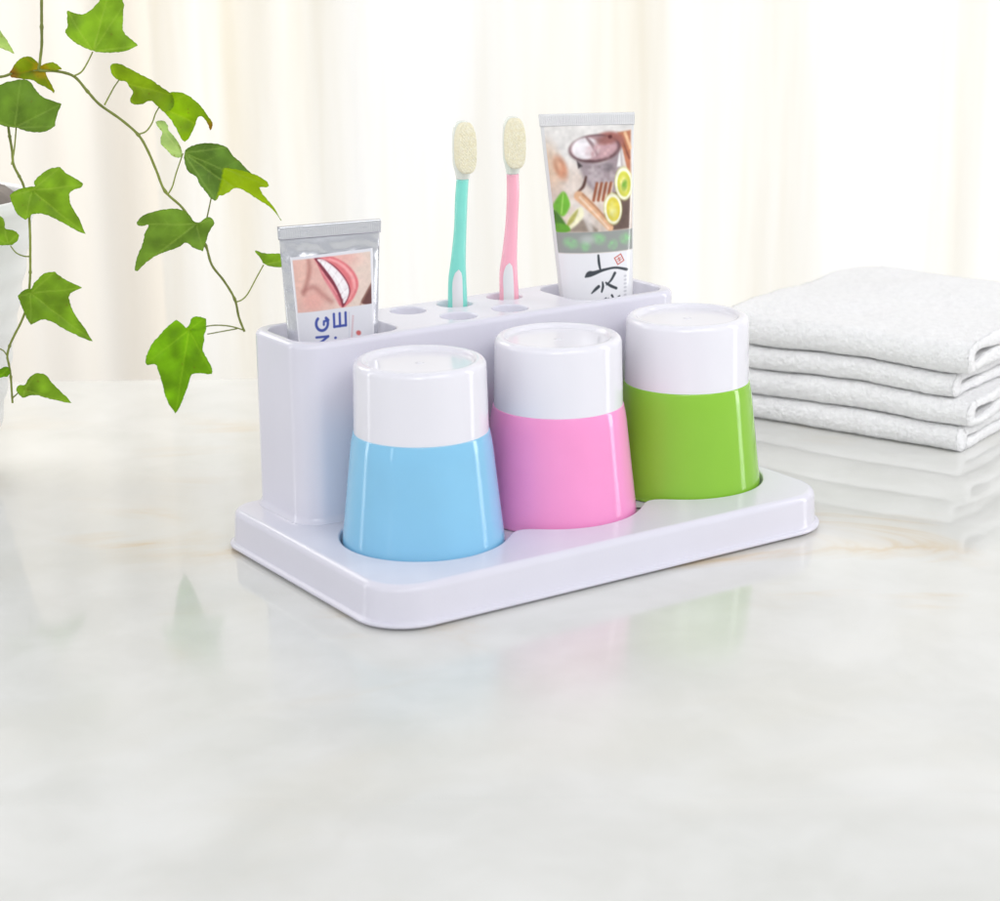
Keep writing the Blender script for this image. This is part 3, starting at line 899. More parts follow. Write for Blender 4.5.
white = thing('toothpaste_tube', 'white toothpaste tube printed with spices and lemon above black brush lettering', 'toothpaste tube', H(.2145, .1350, RH), math.radians(6))
T2 = Tube(-.066, .0918, .0165, .0250, .0150, .0050, .0030, -.0056)
white_body = grid_obj('tube_body', T2.body(110, 110), M_TUBEW, white, closed_u=True)
obj('crimp', crimp_mesh(T2), M_TUBEW, white)
tube_cap(T2, M_CUPW, white)
u_, t_ = np.meshgrid(np.linspace(-.93, .955, 210), np.linspace(0, 1, 360))
z_ = .0868 - t_ * .112
P = T2.front(u_, z_, .00018)
# the print runs across the front: x in print units left to right, y downwards
sp = (u_ + 1) / 2
tt = (.0918 - z_) / .0965
Xp = (45 + 88 * tt) + sp * (412 - 70 * tt) + 6
Yp = 45 + 815 * tt
grid_obj('printed_label', P, M_LABEL, white_body, colors=srgb_np(food_art(Xp, Yp)))
LEAVES = [
 ([(-205.6, 238.8), (-197.9, 238.2), (-190.3, 238.6), (-185.6, 240.1), (-182.1, 241.8), (-184.5, 244.4), (-189.7, 248.2), (-189.0, 255.4), (-188.3, 262.1), (-190.0, 267.3), (-195.1, 271.1), (-199.1, 267.4), (-201.7, 262.6), (-208.1, 257.4), (-212.7, 257.9), (-217.1, 259.8), (-217.3, 255.7), (-217.2, 252.0), (-219.0, 248.7), (-215.9, 245.2), (-212.2, 242.2)], (-205.6, 238.8), [(-182.1, 241.8), (-195.1, 271.1), (-217.1, 259.8), (-219.0, 248.7), (-188.3, 262.1)], 'mid', 0),
 ([(-193.2, 224.3), (-195.6, 227.4), (-196.5, 231.4), (-194.7, 233.2), (-191.1, 233.6), (-187.2, 230.8), (-181.2, 227.7), (-175.3, 224.3), (-173.3, 222.5), (-167.4, 218.4), (-165.0, 214.8), (-165.8, 209.7), (-170.0, 207.7), (-173.4, 211.3), (-176.8, 214.6), (-181.6, 212.2), (-185.2, 212.2), (-187.5, 213.5), (-187.0, 216.1), (-185.0, 218.6), (-188.2, 222.2), (-188.6, 224.0)], (-193.2, 224.3), [(-167.5, 216.9), (-185.2, 212.5), (-195.5, 232.4)], 'olive', -4),
 ([(-174.0, 209.8), (-170.1, 214.9), (-168.5, 217.4), (-163.8, 218.4), (-159.2, 216.8), (-154.3, 212.9), (-150.9, 209.0), (-149.5, 206.0), (-147.1, 202.3), (-146.9, 199.8), (-148.4, 197.4), (-149.3, 201.1), (-151.1, 204.4), (-153.2, 205.5), (-154.8, 203.5), (-156.0, 199.9), (-158.9, 194.3), (-161.4, 192.0), (-163.5, 194.8), (-165.8, 200.0), (-170.1, 206.7)], (-173.0, 210.3), [(-148.4, 197.7), (-161.4, 192.2), (-159.3, 216.6)], 'tipbrown', 2),
 ([(-161.9, 187.1), (-159.7, 189.6), (-154.4, 191.9), (-148.7, 192.6), (-142.0, 191.5), (-138.4, 189.9), (-135.1, 184.7), (-132.1, 182.1), (-128.1, 177.3), (-123.1, 174.4), (-119.5, 172.0), (-118.1, 168.4), (-123.9, 168.4), (-123.4, 166.9), (-120.5, 162.1), (-116.5, 157.4), (-113.2, 150.0), (-115.6, 153.7), (-118.6, 157.4), (-123.7, 161.1), (-128.7, 164.3), (-133.8, 168.0), (-136.9, 168.1), (-140.1, 165.5), (-143.3, 164.0), (-144.3, 164.8), (-146.0, 162.1), (-149.1, 164.0), (-151.5, 168.2), (-154.4, 171.4), (-154.8, 174.5), (-159.3, 177.2), (-160.7, 180.3)], (-161.9, 187.1), [(-146.0, 162.4), (-119.2, 168.9), (-113.2, 150.2), (-139.0, 189.9)], 'twotone', -3),
 ([(-161.9, 187.1), (-162.7, 191.2), (-165.5, 196.4), (-168.5, 199.0), (-168.8, 202.1), (-170.8, 203.9), (-173.9, 203.7), (-175.5, 202.9), (-174.6, 200.6), (-171.6, 198.0), (-173.1, 194.4), (-172.5, 191.8), (-169.5, 189.2), (-167.6, 186.1), (-164.6, 185.0), (-162.5, 185.3)], (-161.9, 186.5), [(-174.4, 203.2), (-171.0, 190.3)], 'pale', -6),
 ([(-158.1, 150.2), (-160.7, 156.0), (-164.8, 158.1), (-169.5, 158.5), (-176.5, 157.8), (-181.3, 156.3), (-185.3, 154.8), (-187.9, 150.8), (-186.9, 149.7), (-184.9, 149.5), (-182.1, 150.4), (-181.8, 148.9), (-184.0, 146.0), (-185.4, 140.5), (-187.2, 136.9), (-189.0, 133.4), (-191.0, 127.0), (-191.1, 125.1), (-189.5, 124.9), (-186.1, 128.5), (-179.5, 133.3), (-173.1, 135.6), (-166.7, 137.6), (-163.0, 141.0), (-158.8, 137.5), (-154.2, 135.8), (-152.3, 140.9), (-150.5, 146.4), (-147.8, 149.1), (-147.1, 151.1), (-149.3, 153.9), (-151.7, 153.6), (-155.0, 150.8)], (-157.4, 149.7), [(-190.6, 125.1), (-187.6, 150.5), (-153.9, 136.1), (-147.8, 152.7)], 'dark', -2),
 ([(-167.1, 95.7), (-170.4, 99.0), (-173.7, 96.5), (-177.1, 93.7), (-180.5, 89.7), (-183.9, 86.5), (-186.2, 81.9), (-188.0, 78.3), (-188.3, 73.9), (-185.4, 74.7), (-182.6, 75.0), (-182.0, 72.5), (-181.6, 70.0), (-180.6, 65.1), (-179.8, 60.1), (-178.9, 55.9), (-177.9, 51.8), (-176.1, 48.1), (-175.0, 45.9), (-173.2, 48.1), (-171.5, 50.9), (-169.2, 56.3), (-166.9, 61.6), (-165.5, 65.7), (-164.1, 69.0), (-159.2, 69.4), (-153.2, 68.9), (-152.8, 70.5), (-153.4, 73.0), (-154.9, 76.3), (-155.9, 78.8), (-157.7, 82.9), (-155.9, 87.8), (-156.5, 90.2), (-154.7, 94.3), (-154.8, 99.2), (-158.4, 100.8), (-162.4, 100.1), (-163.4, 96.8), (-165.6, 93.6)], (-164.4, 92.8), [(-174.6, 46.2), (-188.1, 75.1), (-153.1, 69.4), (-170.1, 98.7), (-154.8, 100.0)], 'bright', 0),
 ([(-123.7, 127.3), (-124.5, 130.2), (-127.8, 134.2), (-127.4, 134.9), (-122.8, 133.1), (-117.3, 133.0), (-111.8, 132.1), (-107.9, 131.1), (-105.6, 129.5), (-108.1, 126.8), (-112.1, 125.4), (-116.8, 125.3), (-119.9, 126.0)], (-123.4, 127.0), [(-127.6, 134.6), (-105.9, 129.5)], 'mid', 3),
 ([(-233.8, 231.4), (-229.7, 233.6), (-225.7, 233.5), (-222.0, 230.1), (-224.4, 229.4), (-231.6, 229.4), (-230.2, 225.9), (-228.1, 222.3), (-227.0, 218.8), (-227.6, 217.7), (-228.7, 219.2), (-231.8, 221.2), (-234.5, 222.4), (-238.3, 224.8), (-242.2, 225.1), (-246.2, 225.7), (-249.4, 225.7), (-250.8, 227.3), (-247.7, 231.6), (-244.7, 235.1), (-241.4, 236.6), (-238.2, 236.8), (-235.5, 235.0)], (-233.5, 230.6), [(-227.4, 218.0), (-222.0, 230.1), (-250.1, 226.9), (-241.4, 236.2)], 'rust', 3),
 ([(-236.6, 228.3), (-233.5, 228.2), (-230.9, 226.7), (-229.2, 223.2), (-226.7, 220.1), (-222.2, 217.7), (-217.1, 215.7), (-218.7, 212.6), (-220.3, 208.0), (-220.5, 204.9), (-225.3, 202.4), (-229.2, 202.0), (-233.5, 202.2), (-236.9, 203.5), (-240.8, 204.5), (-244.7, 204.9), (-248.5, 206.4), (-253.1, 207.6), (-259.2, 209.6), (-264.3, 213.9), (-260.8, 217.8), (-257.3, 222.3), (-254.0, 225.0), (-250.0, 226.1), (-246.2, 225.7), (-243.7, 227.2), (-240.1, 227.9)], (-240.9, 204.5), [(-217.3, 215.7), (-235.9, 227.9), (-263.9, 213.9), (-220.5, 204.9)], 'dark', -8),
 ([(-233.5, 174.1), (-234.5, 175.7), (-233.3, 178.0), (-227.6, 182.6), (-223.7, 183.9), (-219.8, 184.3), (-217.8, 181.6), (-213.4, 178.6), (-209.0, 175.8), (-209.6, 174.0), (-216.2, 171.8), (-216.6, 169.3), (-216.2, 164.4), (-214.2, 160.3), (-212.6, 156.7), (-210.8, 148.9), (-214.3, 150.5), (-217.5, 152.4), (-223.3, 156.8), (-229.2, 160.0), (-235.3, 161.1), (-239.4, 157.5), (-243.0, 160.1), (-245.1, 163.2), (-246.2, 167.9), (-246.8, 170.2), (-243.6, 172.7), (-238.1, 174.3)], (-235.7, 172.3), [(-210.8, 148.9), (-209.2, 175.1), (-219.9, 184.2), (-239.4, 157.6), (-246.5, 169.9)], 'mid', -4),
 ([(-239.3, 121.5), (-238.4, 124.0), (-233.0, 129.7), (-229.8, 130.9), (-226.7, 130.9), (-223.8, 128.1), (-218.6, 125.3), (-213.1, 122.4), (-215.0, 121.4), (-220.6, 119.1), (-219.6, 111.5), (-217.3, 106.7), (-214.8, 101.9), (-212.5, 97.1), (-210.4, 93.1), (-213.8, 94.4), (-217.1, 96.0), (-224.3, 100.4), (-230.2, 104.5), (-234.7, 106.1), (-237.9, 104.6), (-240.8, 103.3), (-243.2, 107.0), (-244.4, 111.0), (-245.7, 114.9), (-246.7, 118.1), (-244.2, 120.9), (-241.8, 122.0)], (-240.3, 119.3), [(-210.4, 93.1), (-213.1, 122.3), (-226.7, 130.7), (-241.1, 103.5), (-246.5, 118.1)], 'mid', -4),
 ([(-251.5, 66.3), (-252.1, 68.7), (-250.2, 70.8), (-247.1, 70.3), (-245.8, 72.7), (-244.1, 75.1), (-240.8, 77.1), (-236.1, 76.2), (-234.3, 73.6), (-232.6, 70.9), (-230.5, 68.1), (-228.3, 65.2), (-226.2, 62.2), (-224.3, 59.3), (-228.7, 60.1), (-231.7, 61.2), (-239.4, 64.2), (-244.0, 65.0), (-246.5, 63.8), (-249.2, 63.5)], (-247.8, 67.5), [(-224.3, 59.3), (-240.8, 76.9), (-248.8, 63.6)], 'mid', -2),
 ([(-250.1, 143.2), (-248.1, 143.9), (-245.9, 145.9), (-245.1, 148.6), (-246.0, 150.4), (-249.0, 151.7), (-252.5, 151.9), (-252.0, 154.8), (-252.7, 157.5), (-255.3, 159.5), (-261.2, 161.9), (-267.7, 157.3), (-269.8, 151.2), (-267.2, 145.7), (-261.2, 143.3), (-255.0, 143.6)], (-251.2, 144.0), [(-245.7, 149.3), (-268.9, 152.7), (-253.1, 157.9)], 'mid', 2),
 ([(-255.9, 74.4), (-255.1, 77.6), (-255.7, 79.7), (-257.8, 80.0), (-260.2, 78.5), (-266.6, 76.9), (-271.6, 73.0), (-265.5, 71.8), (-260.6, 73.6)], (-259.7, 75.2), [(-255.5, 79.2), (-271.3, 73.0)], 'bright', 1),
 ([(-259.3, 250.2), (-253.2, 250.7), (-251.9, 248.1), (-249.6, 244.1), (-247.6, 237.5), (-250.5, 239.1), (-253.5, 240.6), (-259.0, 242.2), (-262.7, 246.3)], (-258.7, 245.2), [(-247.5, 238.0), (-252.2, 250.1)], 'pale', 4),
]
STEMS = [
 ('stem', [(-229.0, 288.5), (-229.8, 273.7), (-230.6, 262.9), (-231.2, 251.4), (-231.8, 242.4), (-233.6, 233.4), (-233.9, 229.6), (-225.4, 229.0), (-216.4, 226.3), (-210.0, 218.6), (-204.3, 211.7), (-194.0, 203.9), (-185.5, 196.1), (-181.0, 188.3), (-177.0, 177.4), (-173.2, 166.4), (-164.8, 157.7), (-158.3, 147.3), (-153.3, 137.7), (-150.7, 127.3), (-144.8, 118.4), (-139.7, 108.7), (-137.8, 99.0), (-135.1, 91.3)], (1.0, 0.75), 2),
 ('petiole', [(-216.4, 226.6), (-212.4, 228.6), (-209.0, 233.1), (-205.6, 238.8)], (0.6, 0.45), 0),
 ('petiole', [(-201.5, 211.7), (-198.9, 216.2), (-196.0, 220.8), (-193.2, 224.3)], (0.55, 0.4), 0),
 ('petiole', [(-185.7, 196.2), (-181.5, 197.6), (-178.1, 201.7), (-175.8, 206.8), (-173.8, 210.0)], (0.55, 0.4), 2),
 ('petiole', [(-171.4, 165.1), (-168.6, 169.5), (-166.1, 176.7), (-161.9, 186.9)], (0.55, 0.4), -3),
 ('petiole', [(-152.3, 151.5), (-150.4, 158.8), (-149.0, 164.2)], (0.5, 0.4), 2),
 ('petiole', [(-135.4, 92.4), (-141.2, 94.1), (-146.7, 95.0), (-153.1, 95.1), (-162.8, 93.1)], (0.5, 0.4), 0),
 ('petiole', [(-138.9, 93.0), (-147.7, 91.3), (-155.0, 90.1)], (0.45, 0.35), 1),
 ('petiole', [(-139.0, 107.2), (-135.8, 108.3), (-132.4, 111.8), (-127.3, 120.6), (-123.4, 127.2)], (0.5, 0.4), 2),
 ('stem', [(-263.4, 225.8), (-254.1, 226.3), (-247.8, 228.2), (-240.1, 228.9), (-233.9, 229.4)], (0.9, 0.9), 5),
 ('stem2', [(-245.8, 222.3), (-246.7, 210.3), (-246.6, 204.3), (-246.1, 199.0), (-245.4, 192.2), (-245.4, 184.6), (-243.1, 178.5), (-241.2, 173.9), (-239.6, 164.7), (-239.3, 158.5), (-239.8, 147.7), (-240.6, 137.6), (-241.1, 129.0), (-241.7, 122.8), (-242.9, 114.9), (-244.5, 110.2), (-248.2, 102.3), (-251.8, 96.0), (-254.6, 90.4), (-256.3, 84.8), (-256.0, 80.0), (-255.6, 73.6), (-255.5, 65.5), (-255.4, 59.8)], (0.9, 0.7), 2),
 ('petiole2', [(-244.9, 185.4), (-243.3, 192.2), (-241.9, 199.7), (-240.9, 205.0)], (0.55, 0.45), -4),
 ('petiole2', [(-240.9, 137.3), (-244.0, 137.4), (-247.7, 139.3), (-250.1, 143.2)], (0.5, 0.4), 2),
 ('petiole2', [(-255.1, 62.6), (-253.2, 64.2), (-251.2, 66.1)], (0.5, 0.4), 1),
 ('petiole2', [(-256.3, 84.5), (-257.7, 86.8), (-259.4, 88.4), (-263.2, 89.7)], (0.5, 0.4), 2),
 ('petiole2', [(-240.7, 170.1), (-237.6, 170.8), (-235.7, 172.3)], (0.5, 0.4), 0),
 ('petiole2', [(-242.5, 115.7), (-241.6, 117.3), (-240.3, 119.3)], (0.5, 0.4), 0),
]
FOLD = [(-141.5, 179.2), (-130.2, 177.2), (-124.4, 175.2), (-119.1, 171.7), (-112.5, 172.0), (-109.8, 143.6), (-134.5, 153.4), (-150.0, 156.7), (-146.2, 162.3), (-143.2, 172.3)]
LEFT_LEAVES = {9, 10, 11, 12, 13, 14}
LW, LWIN, LKEY, LSIDE, LLEFT, LFRONT, LFILL, LBACK, LTOW = .57, 9.0, 7.0, 3.6, 1.6, .6, 4.3, 1.5, .15
# ------------------------------------------------------------------ ivy
STY = {'mid': ((114, 154, 44), (156, 188, 92)), 'olive': ((118, 150, 24), (150, 180, 60)), 'dark': ((98, 132, 54), (144, 172, 98)), 'bright': ((108, 162, 24), (150, 196, 60)),
       'pale': ((158, 190, 130), (196, 214, 176)), 'rust': ((116, 138, 20), (168, 140, 40)), 'tipbrown': ((120, 160, 20), (160, 190, 70)), 'twotone': ((90, 124, 58), (150, 178, 112))}
def seg_dist(P, a, b):
    d = b - a; t = np.clip(((P - a) @ d) / (d @ d + 1e-12), 0, 1)
    return np.linalg.norm(P - a - t[:, None] * d, axis=1), t

def make_leaf(pts, base, tips, style, dy, yplane, parent, seed):
    rs = np.random.RandomState(seed)
    O = np.array(pts); area = .5 * np.sum(O[:, 0] * np.roll(O[:, 1], -1) - np.roll(O[:, 0], -1) * O[:, 1])
    if area < 0: O = O[::-1]
    tipsA = np.array(tips)
    # soften the traced corners except at lobe tips
    Q = []
    n = len(O)
    for i in range(n):
        p, a, b = O[i], O[i - 1], O[(i + 1) % n]
        if np.min(np.linalg.norm(tipsA - p, axis=1)) < 1.2: Q.append(p)
        else: Q += [p + (a - p) * .25, p + (b - p) * .25]
    O = np.array(Q)
    per = np.sum(np.linalg.norm(np.roll(O, -1, 0) - O, axis=1))
    O = resample(O, max(40, int(per / .7)))
    # slightly ragged margin
    tt_ = np.roll(O, -1, 0) - np.roll(O, 1, 0)
    nn_ = np.stack([tt_[:, 1], -tt_[:, 0]], -1); nn_ /= np.linalg.norm(nn_, axis=1)[:, None] + 1e-9
    rag = np.array([noise.noise(Vector((q[0] * .55, q[1] * .55, seed))) * .34 + noise.noise(Vector((q[0] * 1.5, q[1] * 1.5, seed + 9.0))) * .14 for q in O])
    O = O + nn_ * rag[:, None]
    mn, mx = O.min(0), O.max(0)
    gx, gy = np.meshgrid(np.arange(mn[0], mx[0], .62), np.arange(mn[1], mx[1], .62))
    G = np.stack([gx.ravel(), gy.ravel()], -1) + rs.uniform(-.08, .08, (gx.size, 2))
    m = poly(G[:, 0], G[:, 1], [tuple(p) for p in O], .01) > .5
    G = G[m]
    dmin = np.min(np.linalg.norm(G[:, None] - O[None], axis=2), axis=1)
    G = G[dmin > .3]
    allp = [Vector(p) for p in np.vstack([O, G]).tolist()]
    k = len(O)
    V, E_, F, *_ = delaunay_2d_cdt(allp, [], [list(range(k))], 1, 1e-5)
    V = np.array([(v.x, v.y) for v in V])
    b = np.array(base)
    size = np.max(np.linalg.norm(V - b, axis=1))
    main = tipsA[np.argmax(np.linalg.norm(tipsA - b, axis=1))]
    # relief: folded along the midrib and cupped down at the margin, with waves
    dm, tm = seg_dist(V, b, main)
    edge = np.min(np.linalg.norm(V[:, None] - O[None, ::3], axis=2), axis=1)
    dep = -.30 * dm + .006 * dm ** 2
    rr = np.linalg.norm(V - b, axis=1) / size
    dep = dep + 5.0 * rr ** 2 * rs.uniform(.3, 1)
    dep = dep + .9 * np.sin(V[:, 0] * .35 + rs.rand() * 6) * np.sin(V[:, 1] * .31 + rs.rand() * 6)
    vein = np.zeros(len(V))
    for tpt in tipsA:
        d, t = seg_dist(V, b, tpt)
        vein = np.maximum(vein, (1 - ss(.12, .62, d)) * (1 - .5 * t))
        dep += .45 * np.exp(-(d / 1.1) ** 2) * (1 - t)
        L = np.linalg.norm(tpt - b)
        dirv = (tpt - b) / (L + 1e-9); nrm = np.array((-dirv[1], dirv[0]))
        for q in np.arange(.25, .85, .2):
            for sgn in (-1, 1):
                a0 = b + dirv * L * q
                a1 = a0 + (dirv * .75 + nrm * sgn * .8) * L * .30 * (1 - .5 * q)
                d2, t2 = seg_dist(V, a0, a1)
                vein = np.maximum(vein, (1 - ss(.05, .4, d2)) * .42 * (1 - t2))
    c0, c1 = (np.array(c, float) for c in STY[style])
    col = np.tile(c0, (len(V), 1))
    pn = vnoise(V[:, 0] + 400, V[:, 1] + 100, 6, seed)[:, None]
    col = col * (.86 + .28 * pn)
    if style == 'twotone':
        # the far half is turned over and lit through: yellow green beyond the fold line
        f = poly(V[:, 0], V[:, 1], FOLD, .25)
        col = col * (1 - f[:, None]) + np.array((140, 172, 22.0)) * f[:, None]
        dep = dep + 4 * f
    if style in ('tipbrown', 'rust'):
        d = np.linalg.norm(V - main, axis=1)
        f = (1 - ss(2.0, 7.5, d)) * .75
        col = col * (1 - f[:, None]) + np.array((140, 86, 32.0)) * f[:, None]
    if style == 'rust':
        f = (1 - ss(2.5, 6, np.linalg.norm(V - b - np.array((0, -1)), axis=1))) * .5
        col = col * (1 - f[:, None]) + np.array((176, 124, 32.0)) * f[:, None]
    col = col * (1 - vein[:, None] * .5) + c1 * vein[:, None] * .5
    for _ in range(rs.randint(2, 5)):                        # a few small brown blemishes
        q = V[rs.randint(len(V))]
        sp = (1 - ss(.15, rs.uniform(.4, .9), np.linalg.norm(V - q, axis=1)))[:, None] * .55
        col = col * (1 - sp) + np.array((112, 96, 40.0)) * sp
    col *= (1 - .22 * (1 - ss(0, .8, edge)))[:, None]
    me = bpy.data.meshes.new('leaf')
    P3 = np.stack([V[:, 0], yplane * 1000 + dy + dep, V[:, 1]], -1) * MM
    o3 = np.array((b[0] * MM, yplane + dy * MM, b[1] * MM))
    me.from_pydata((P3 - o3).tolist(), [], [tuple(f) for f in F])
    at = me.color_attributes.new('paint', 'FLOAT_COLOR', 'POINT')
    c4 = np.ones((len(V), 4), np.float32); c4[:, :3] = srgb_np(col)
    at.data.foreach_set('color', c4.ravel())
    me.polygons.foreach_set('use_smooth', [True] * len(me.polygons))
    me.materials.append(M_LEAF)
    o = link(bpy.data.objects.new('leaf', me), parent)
    o.location = Vector(o3) - parent.location
    return o

def tube_along(bm, pts, r0, r1, n=8, knots=()):
    K = np.array(pts, float)
    m = len(K) - 1
    S = []
    for i in range(m * 6 + 1):
        t = i / 6; j = min(int(t), m - 1); u = t - j
        p0, p1, p2, p3 = K[max(j - 1, 0)], K[j], K[j + 1], K[min(j + 2, m)]
        S.append(.5 * ((2 * p1) + (-p0 + p2) * u + (2 * p0 - 5 * p1 + 4 * p2 - p3) * u * u + (-p0 + 3 * p1 - 3 * p2 + p3) * u ** 3))
    S = np.array(S); prev = None
    for i, p in enumerate(S):
        t = (S[min(i + 1, len(S) - 1)] - S[max(i - 1, 0)]); t /= np.linalg.norm(t) + 1e-12
        a = np.cross(t, (0, 1, 0)); a /= np.linalg.norm(a) + 1e-12; b = np.cross(t, a)
        f = i / (len(S) - 1); r = r0 + (r1 - r0) * f
        r *= 1 + .12 * math.sin(i * 1.7) * .5 + (.45 if (i % 18 == 0 and len(S) > 40) else 0)
        R = [bm.verts.new(p + r * (math.cos(2 * PI * k / n) * a + math.sin(2 * PI * k / n) * b)) for k in range(n)]
        if prev: bridge(bm, prev, R)
        else: bm.faces.new(R)
        prev = R
    bm.faces.new(prev)

IVR = (-.1600, .0900, .2000); IVL = (-.2340, .0660, .1600)
vineR = thing('ivy_vine', 'longer ivy vine arching across to the holder, with two-tone green leaves', 'ivy', IVR, 0, 'ivy vines')
vineL = thing('ivy_vine', 'shorter ivy vine hanging straight down in front of the white pot', 'ivy', IVL, 0, 'ivy vines')
leaf_objs = []
for i, (pts, base, tips, style, dy) in enumerate(LEAVES):
    left = i in LEFT_LEAVES
    lf = make_leaf(pts, base, tips, style, dy, .066 if left else .090, vineL if left else vineR, 20 + i)
    leaf_objs.append((lf, np.array(base), left))
acc = {}
for kind, pts, (r0, r1), dy in STEMS:
    left = kind.endswith('2')
    root, yp = (vineL, .066) if left else (vineR, .090)
    nm = 'stem' if kind.startswith('stem') else 'petiole'
    bm = bmesh.new()
    par = root; O = np.array(root.location)
    if nm == 'petiole':                                      # a leaf stalk belongs to the leaf it carries
        par = min((l for l in leaf_objs if l[2] == left), key=lambda l: np.linalg.norm(l[1] - np.array(pts[-1])))[0]
        O = O + np.array(par.location)
    tube_along(bm, [np.array((x * MM, yp + (dy + .8 * math.sin(i * 1.3)) * MM, z * MM)) - O for i, (x, z) in enumerate(pts)], r0 * .8 * MM, r1 * .82 * MM)
    obj(nm, bm, M_STEM, par)

# flowerpot at the frame's edge
pot = thing('flower_pot', 'white ribbed tapering flower pot with dark soil, cut by the picture edge', 'flower pot', (-.3130, .128, 0))
prof = [(0, 0), (.026, 0), (.0275, .0012)]
for k in range(1, 71):
    z = .0012 + .150 * k / 70
    prof.append((.0275 + .034 * (z / .1512) + .0006 * math.cos(k / 70 * 2 * PI * 9), z))
prof += [(.0632, .1525), (.0638, .156), (.0628, .159), (.0608, .1598), (.0590, .158), (.0584, .150), (.0570, .142)]
bm = bmesh.new(); lathe(bm, prof, 80)
obj('pot_body', bm, M_POT, pot)
bm = bmesh.new()
rs = random.Random(3)
lathe(bm, [(.0580, .148), (.054, .157), (.046, .163), (.034, .167), (.02, .1685), (.008, .169), (0, .169)], 60)
for v in bm.verts:
    v.co += Vector((rs.uniform(-1, 1), rs.uniform(-1, 1), rs.uniform(-1, 1))) * .0008
obj('soil', bm, M_SOIL, pot)

# ------------------------------------------------------------------ towels
TK = Vector((.263, .154)); TU = Vector((-.8387, .5446)).normalized()
TU = Vector((-.800, .600)); TV = Vector((.600, .800))
def noise2(u, v, s, k):
    return noise.noise(Vector((u * s, v * s, k * 7.3)))
LEN, DEP = .160, .168
def cap_fill(bm, Rg, outl):
    P = np.array([(o[0], o[1]) for o in outl])
    k = len(Rg)
    co, _, tri, src, *_ = delaunay_2d_cdt([Vector(p) for p in P.tolist()], [(i, (i + 1) % k) for i in range(k)], [], 0, 1e-8)
    for f in tri:
        c = sum((co[i] for i in f), Vector((0, 0))) / len(f)
        if in_poly(P, c.x, c.y):
            try: bm.faces.new([Rg[src[i][0]] for i in f])
            except ValueError: pass
def make_towel(label, zb, T, fu0, fu1, front, idx, puff=0.0, gap=.0032):
    """one towel folded in half: a thick sheet bent round at the front, both ends open; u runs along the front edge"""
    t = T / 2 - .0004
    # mid-line outline of the folded sheet in (v, z): outer skin then inner skin
    outl = []
    nV = 74
    Rr = T / 2
    def vv(i): return Rr + (DEP - Rr) * (1 - (i / nV)) ** 1.5
    for i in range(nV): outl.append((vv(i), 0.0, 0))                       # bottom skin, back to front
    for k in range(25):
        a = -PI / 2 - PI * k / 24
        outl.append((Rr + Rr * math.cos(a) * 1.0, Rr + Rr * math.sin(a), 1))
    for i in range(nV - 1, -1, -1): outl.append((vv(i), T, 2))             # top skin, front to back
    for k in range(1, 5): outl.append((DEP + .002 * math.sin(k * PI / 5), T - t * k / 5, 2))
    def gp(v): return .0003 + gap * .5 * math.exp(-((v - .014) / .016) ** 2)
    for i in range(0, nV, 2): v = max(vv(i), .011); outl.append((v, T / 2 + gp(v), 3))
    for k in range(1, 6):
        a = PI / 2 + PI * k / 6
        outl.append((.0105 + gp(.011) * 1.2 * math.cos(a), T / 2 + gp(.011) * math.sin(a), 3))
    for i in range(nV - 1, -1, -2): v = max(vv(i), .011); outl.append((v, T / 2 - gp(v), 3))
    for k in range(1, 5): outl.append((DEP + .002 * math.sin(k * PI / 5), T / 2 - gp(DEP) - (t - .0006) * k / 5, 0))
    n = len(outl)
    nU = 130
    us = []
    for i in range(nU + 1):
        us.append(fu0 + (fu1 - fu0) * i / nU)
    bm = bmesh.new(); rings = []
    rs = random.Random(50 + idx)
    cv = np.mean([o[0] for o in outl]); 
    endrows = [(0, .0020), (.0006, .0009), (.0016, .0002)]
    seq = [(us[0] + a, ins) for a, ins in endrows] + [(u, 0) for u in us[1:-1]] + [(us[-1] - a, ins) for a, ins in endrows[::-1]]
    for u, ins in seq:
        R = []
        for (v, z, zone) in outl:
            if zone in (0,): z2 = z + ins
            elif zone == 2: z2 = z - ins
            elif zone == 3: z2 = z + (ins * .5 if z > T / 2 else -ins * .5)
            else: z2 = T / 2 + (z - T / 2) * (1 - ins / (T / 2))
            v2 = v + (ins if zone == 1 else 0)
            f = z2 / T
            # sag and waves shared by the whole stack, growing with height
            hgt = zb + z2
            wav = (noise2(u, v, 14, 1) * .0026 + noise2(u, v, 34, 2) * .0012) * min(1, hgt / .03)
            zz = hgt + wav
            dv = front + noise2(u, 0, 22, 10 + idx) * .0022 + noise2(u, 0, 60, 20 + idx) * .0008
            du = (noise2(v, z2, 30, 30 + idx) * .003 + noise2(v * 2, z2, 90, 40 + idx) * .0008) * (1 if u > .1 or u < .02 else .3)
            if puff:
                q = math.sin(min(1, max(0, (v - .0) / DEP)) ** .8 * PI * .62)
                zz += puff * q * f * math.sin(min(1, max(0, (u - fu0) / (fu1 - fu0))) * PI) ** .5
                zz += f * (noise2(u * .6, v, 26, 5) * .0022 + .0004 * math.sin((u * .9 + v) * 95 + 2 * noise2(u, v, 20, 6)))
            # terry pile on the outside
            if zone != 3:
                pz = noise2(u, v + z2 * 1.7, 420, idx) * .00045 + noise2(u, v + z2 * 1.7, 900, idx + 3) * .0003
                if zone == 0: zz -= max(0, pz) if zb > .002 else 0
                elif zone == 2: zz += pz
                else: dv -= pz * 1.8
            # front fold droops a little
            w = TK + TU * (u + du) + TV * (v2 + dv)
            R.append(bm.verts.new((w.x, w.y, max(zz, .0004))))
        rings.append(R)
    for A, B in zip(rings[:-1], rings[1:]): bridge(bm, A, B)
    for Rg in (rings[0], rings[-1]):
        cap_fill(bm, Rg, outl)
    o = obj('folded_towel', bm, M_TOWEL)
    tag(o, label, 'towel', 'stack of folded white towels')
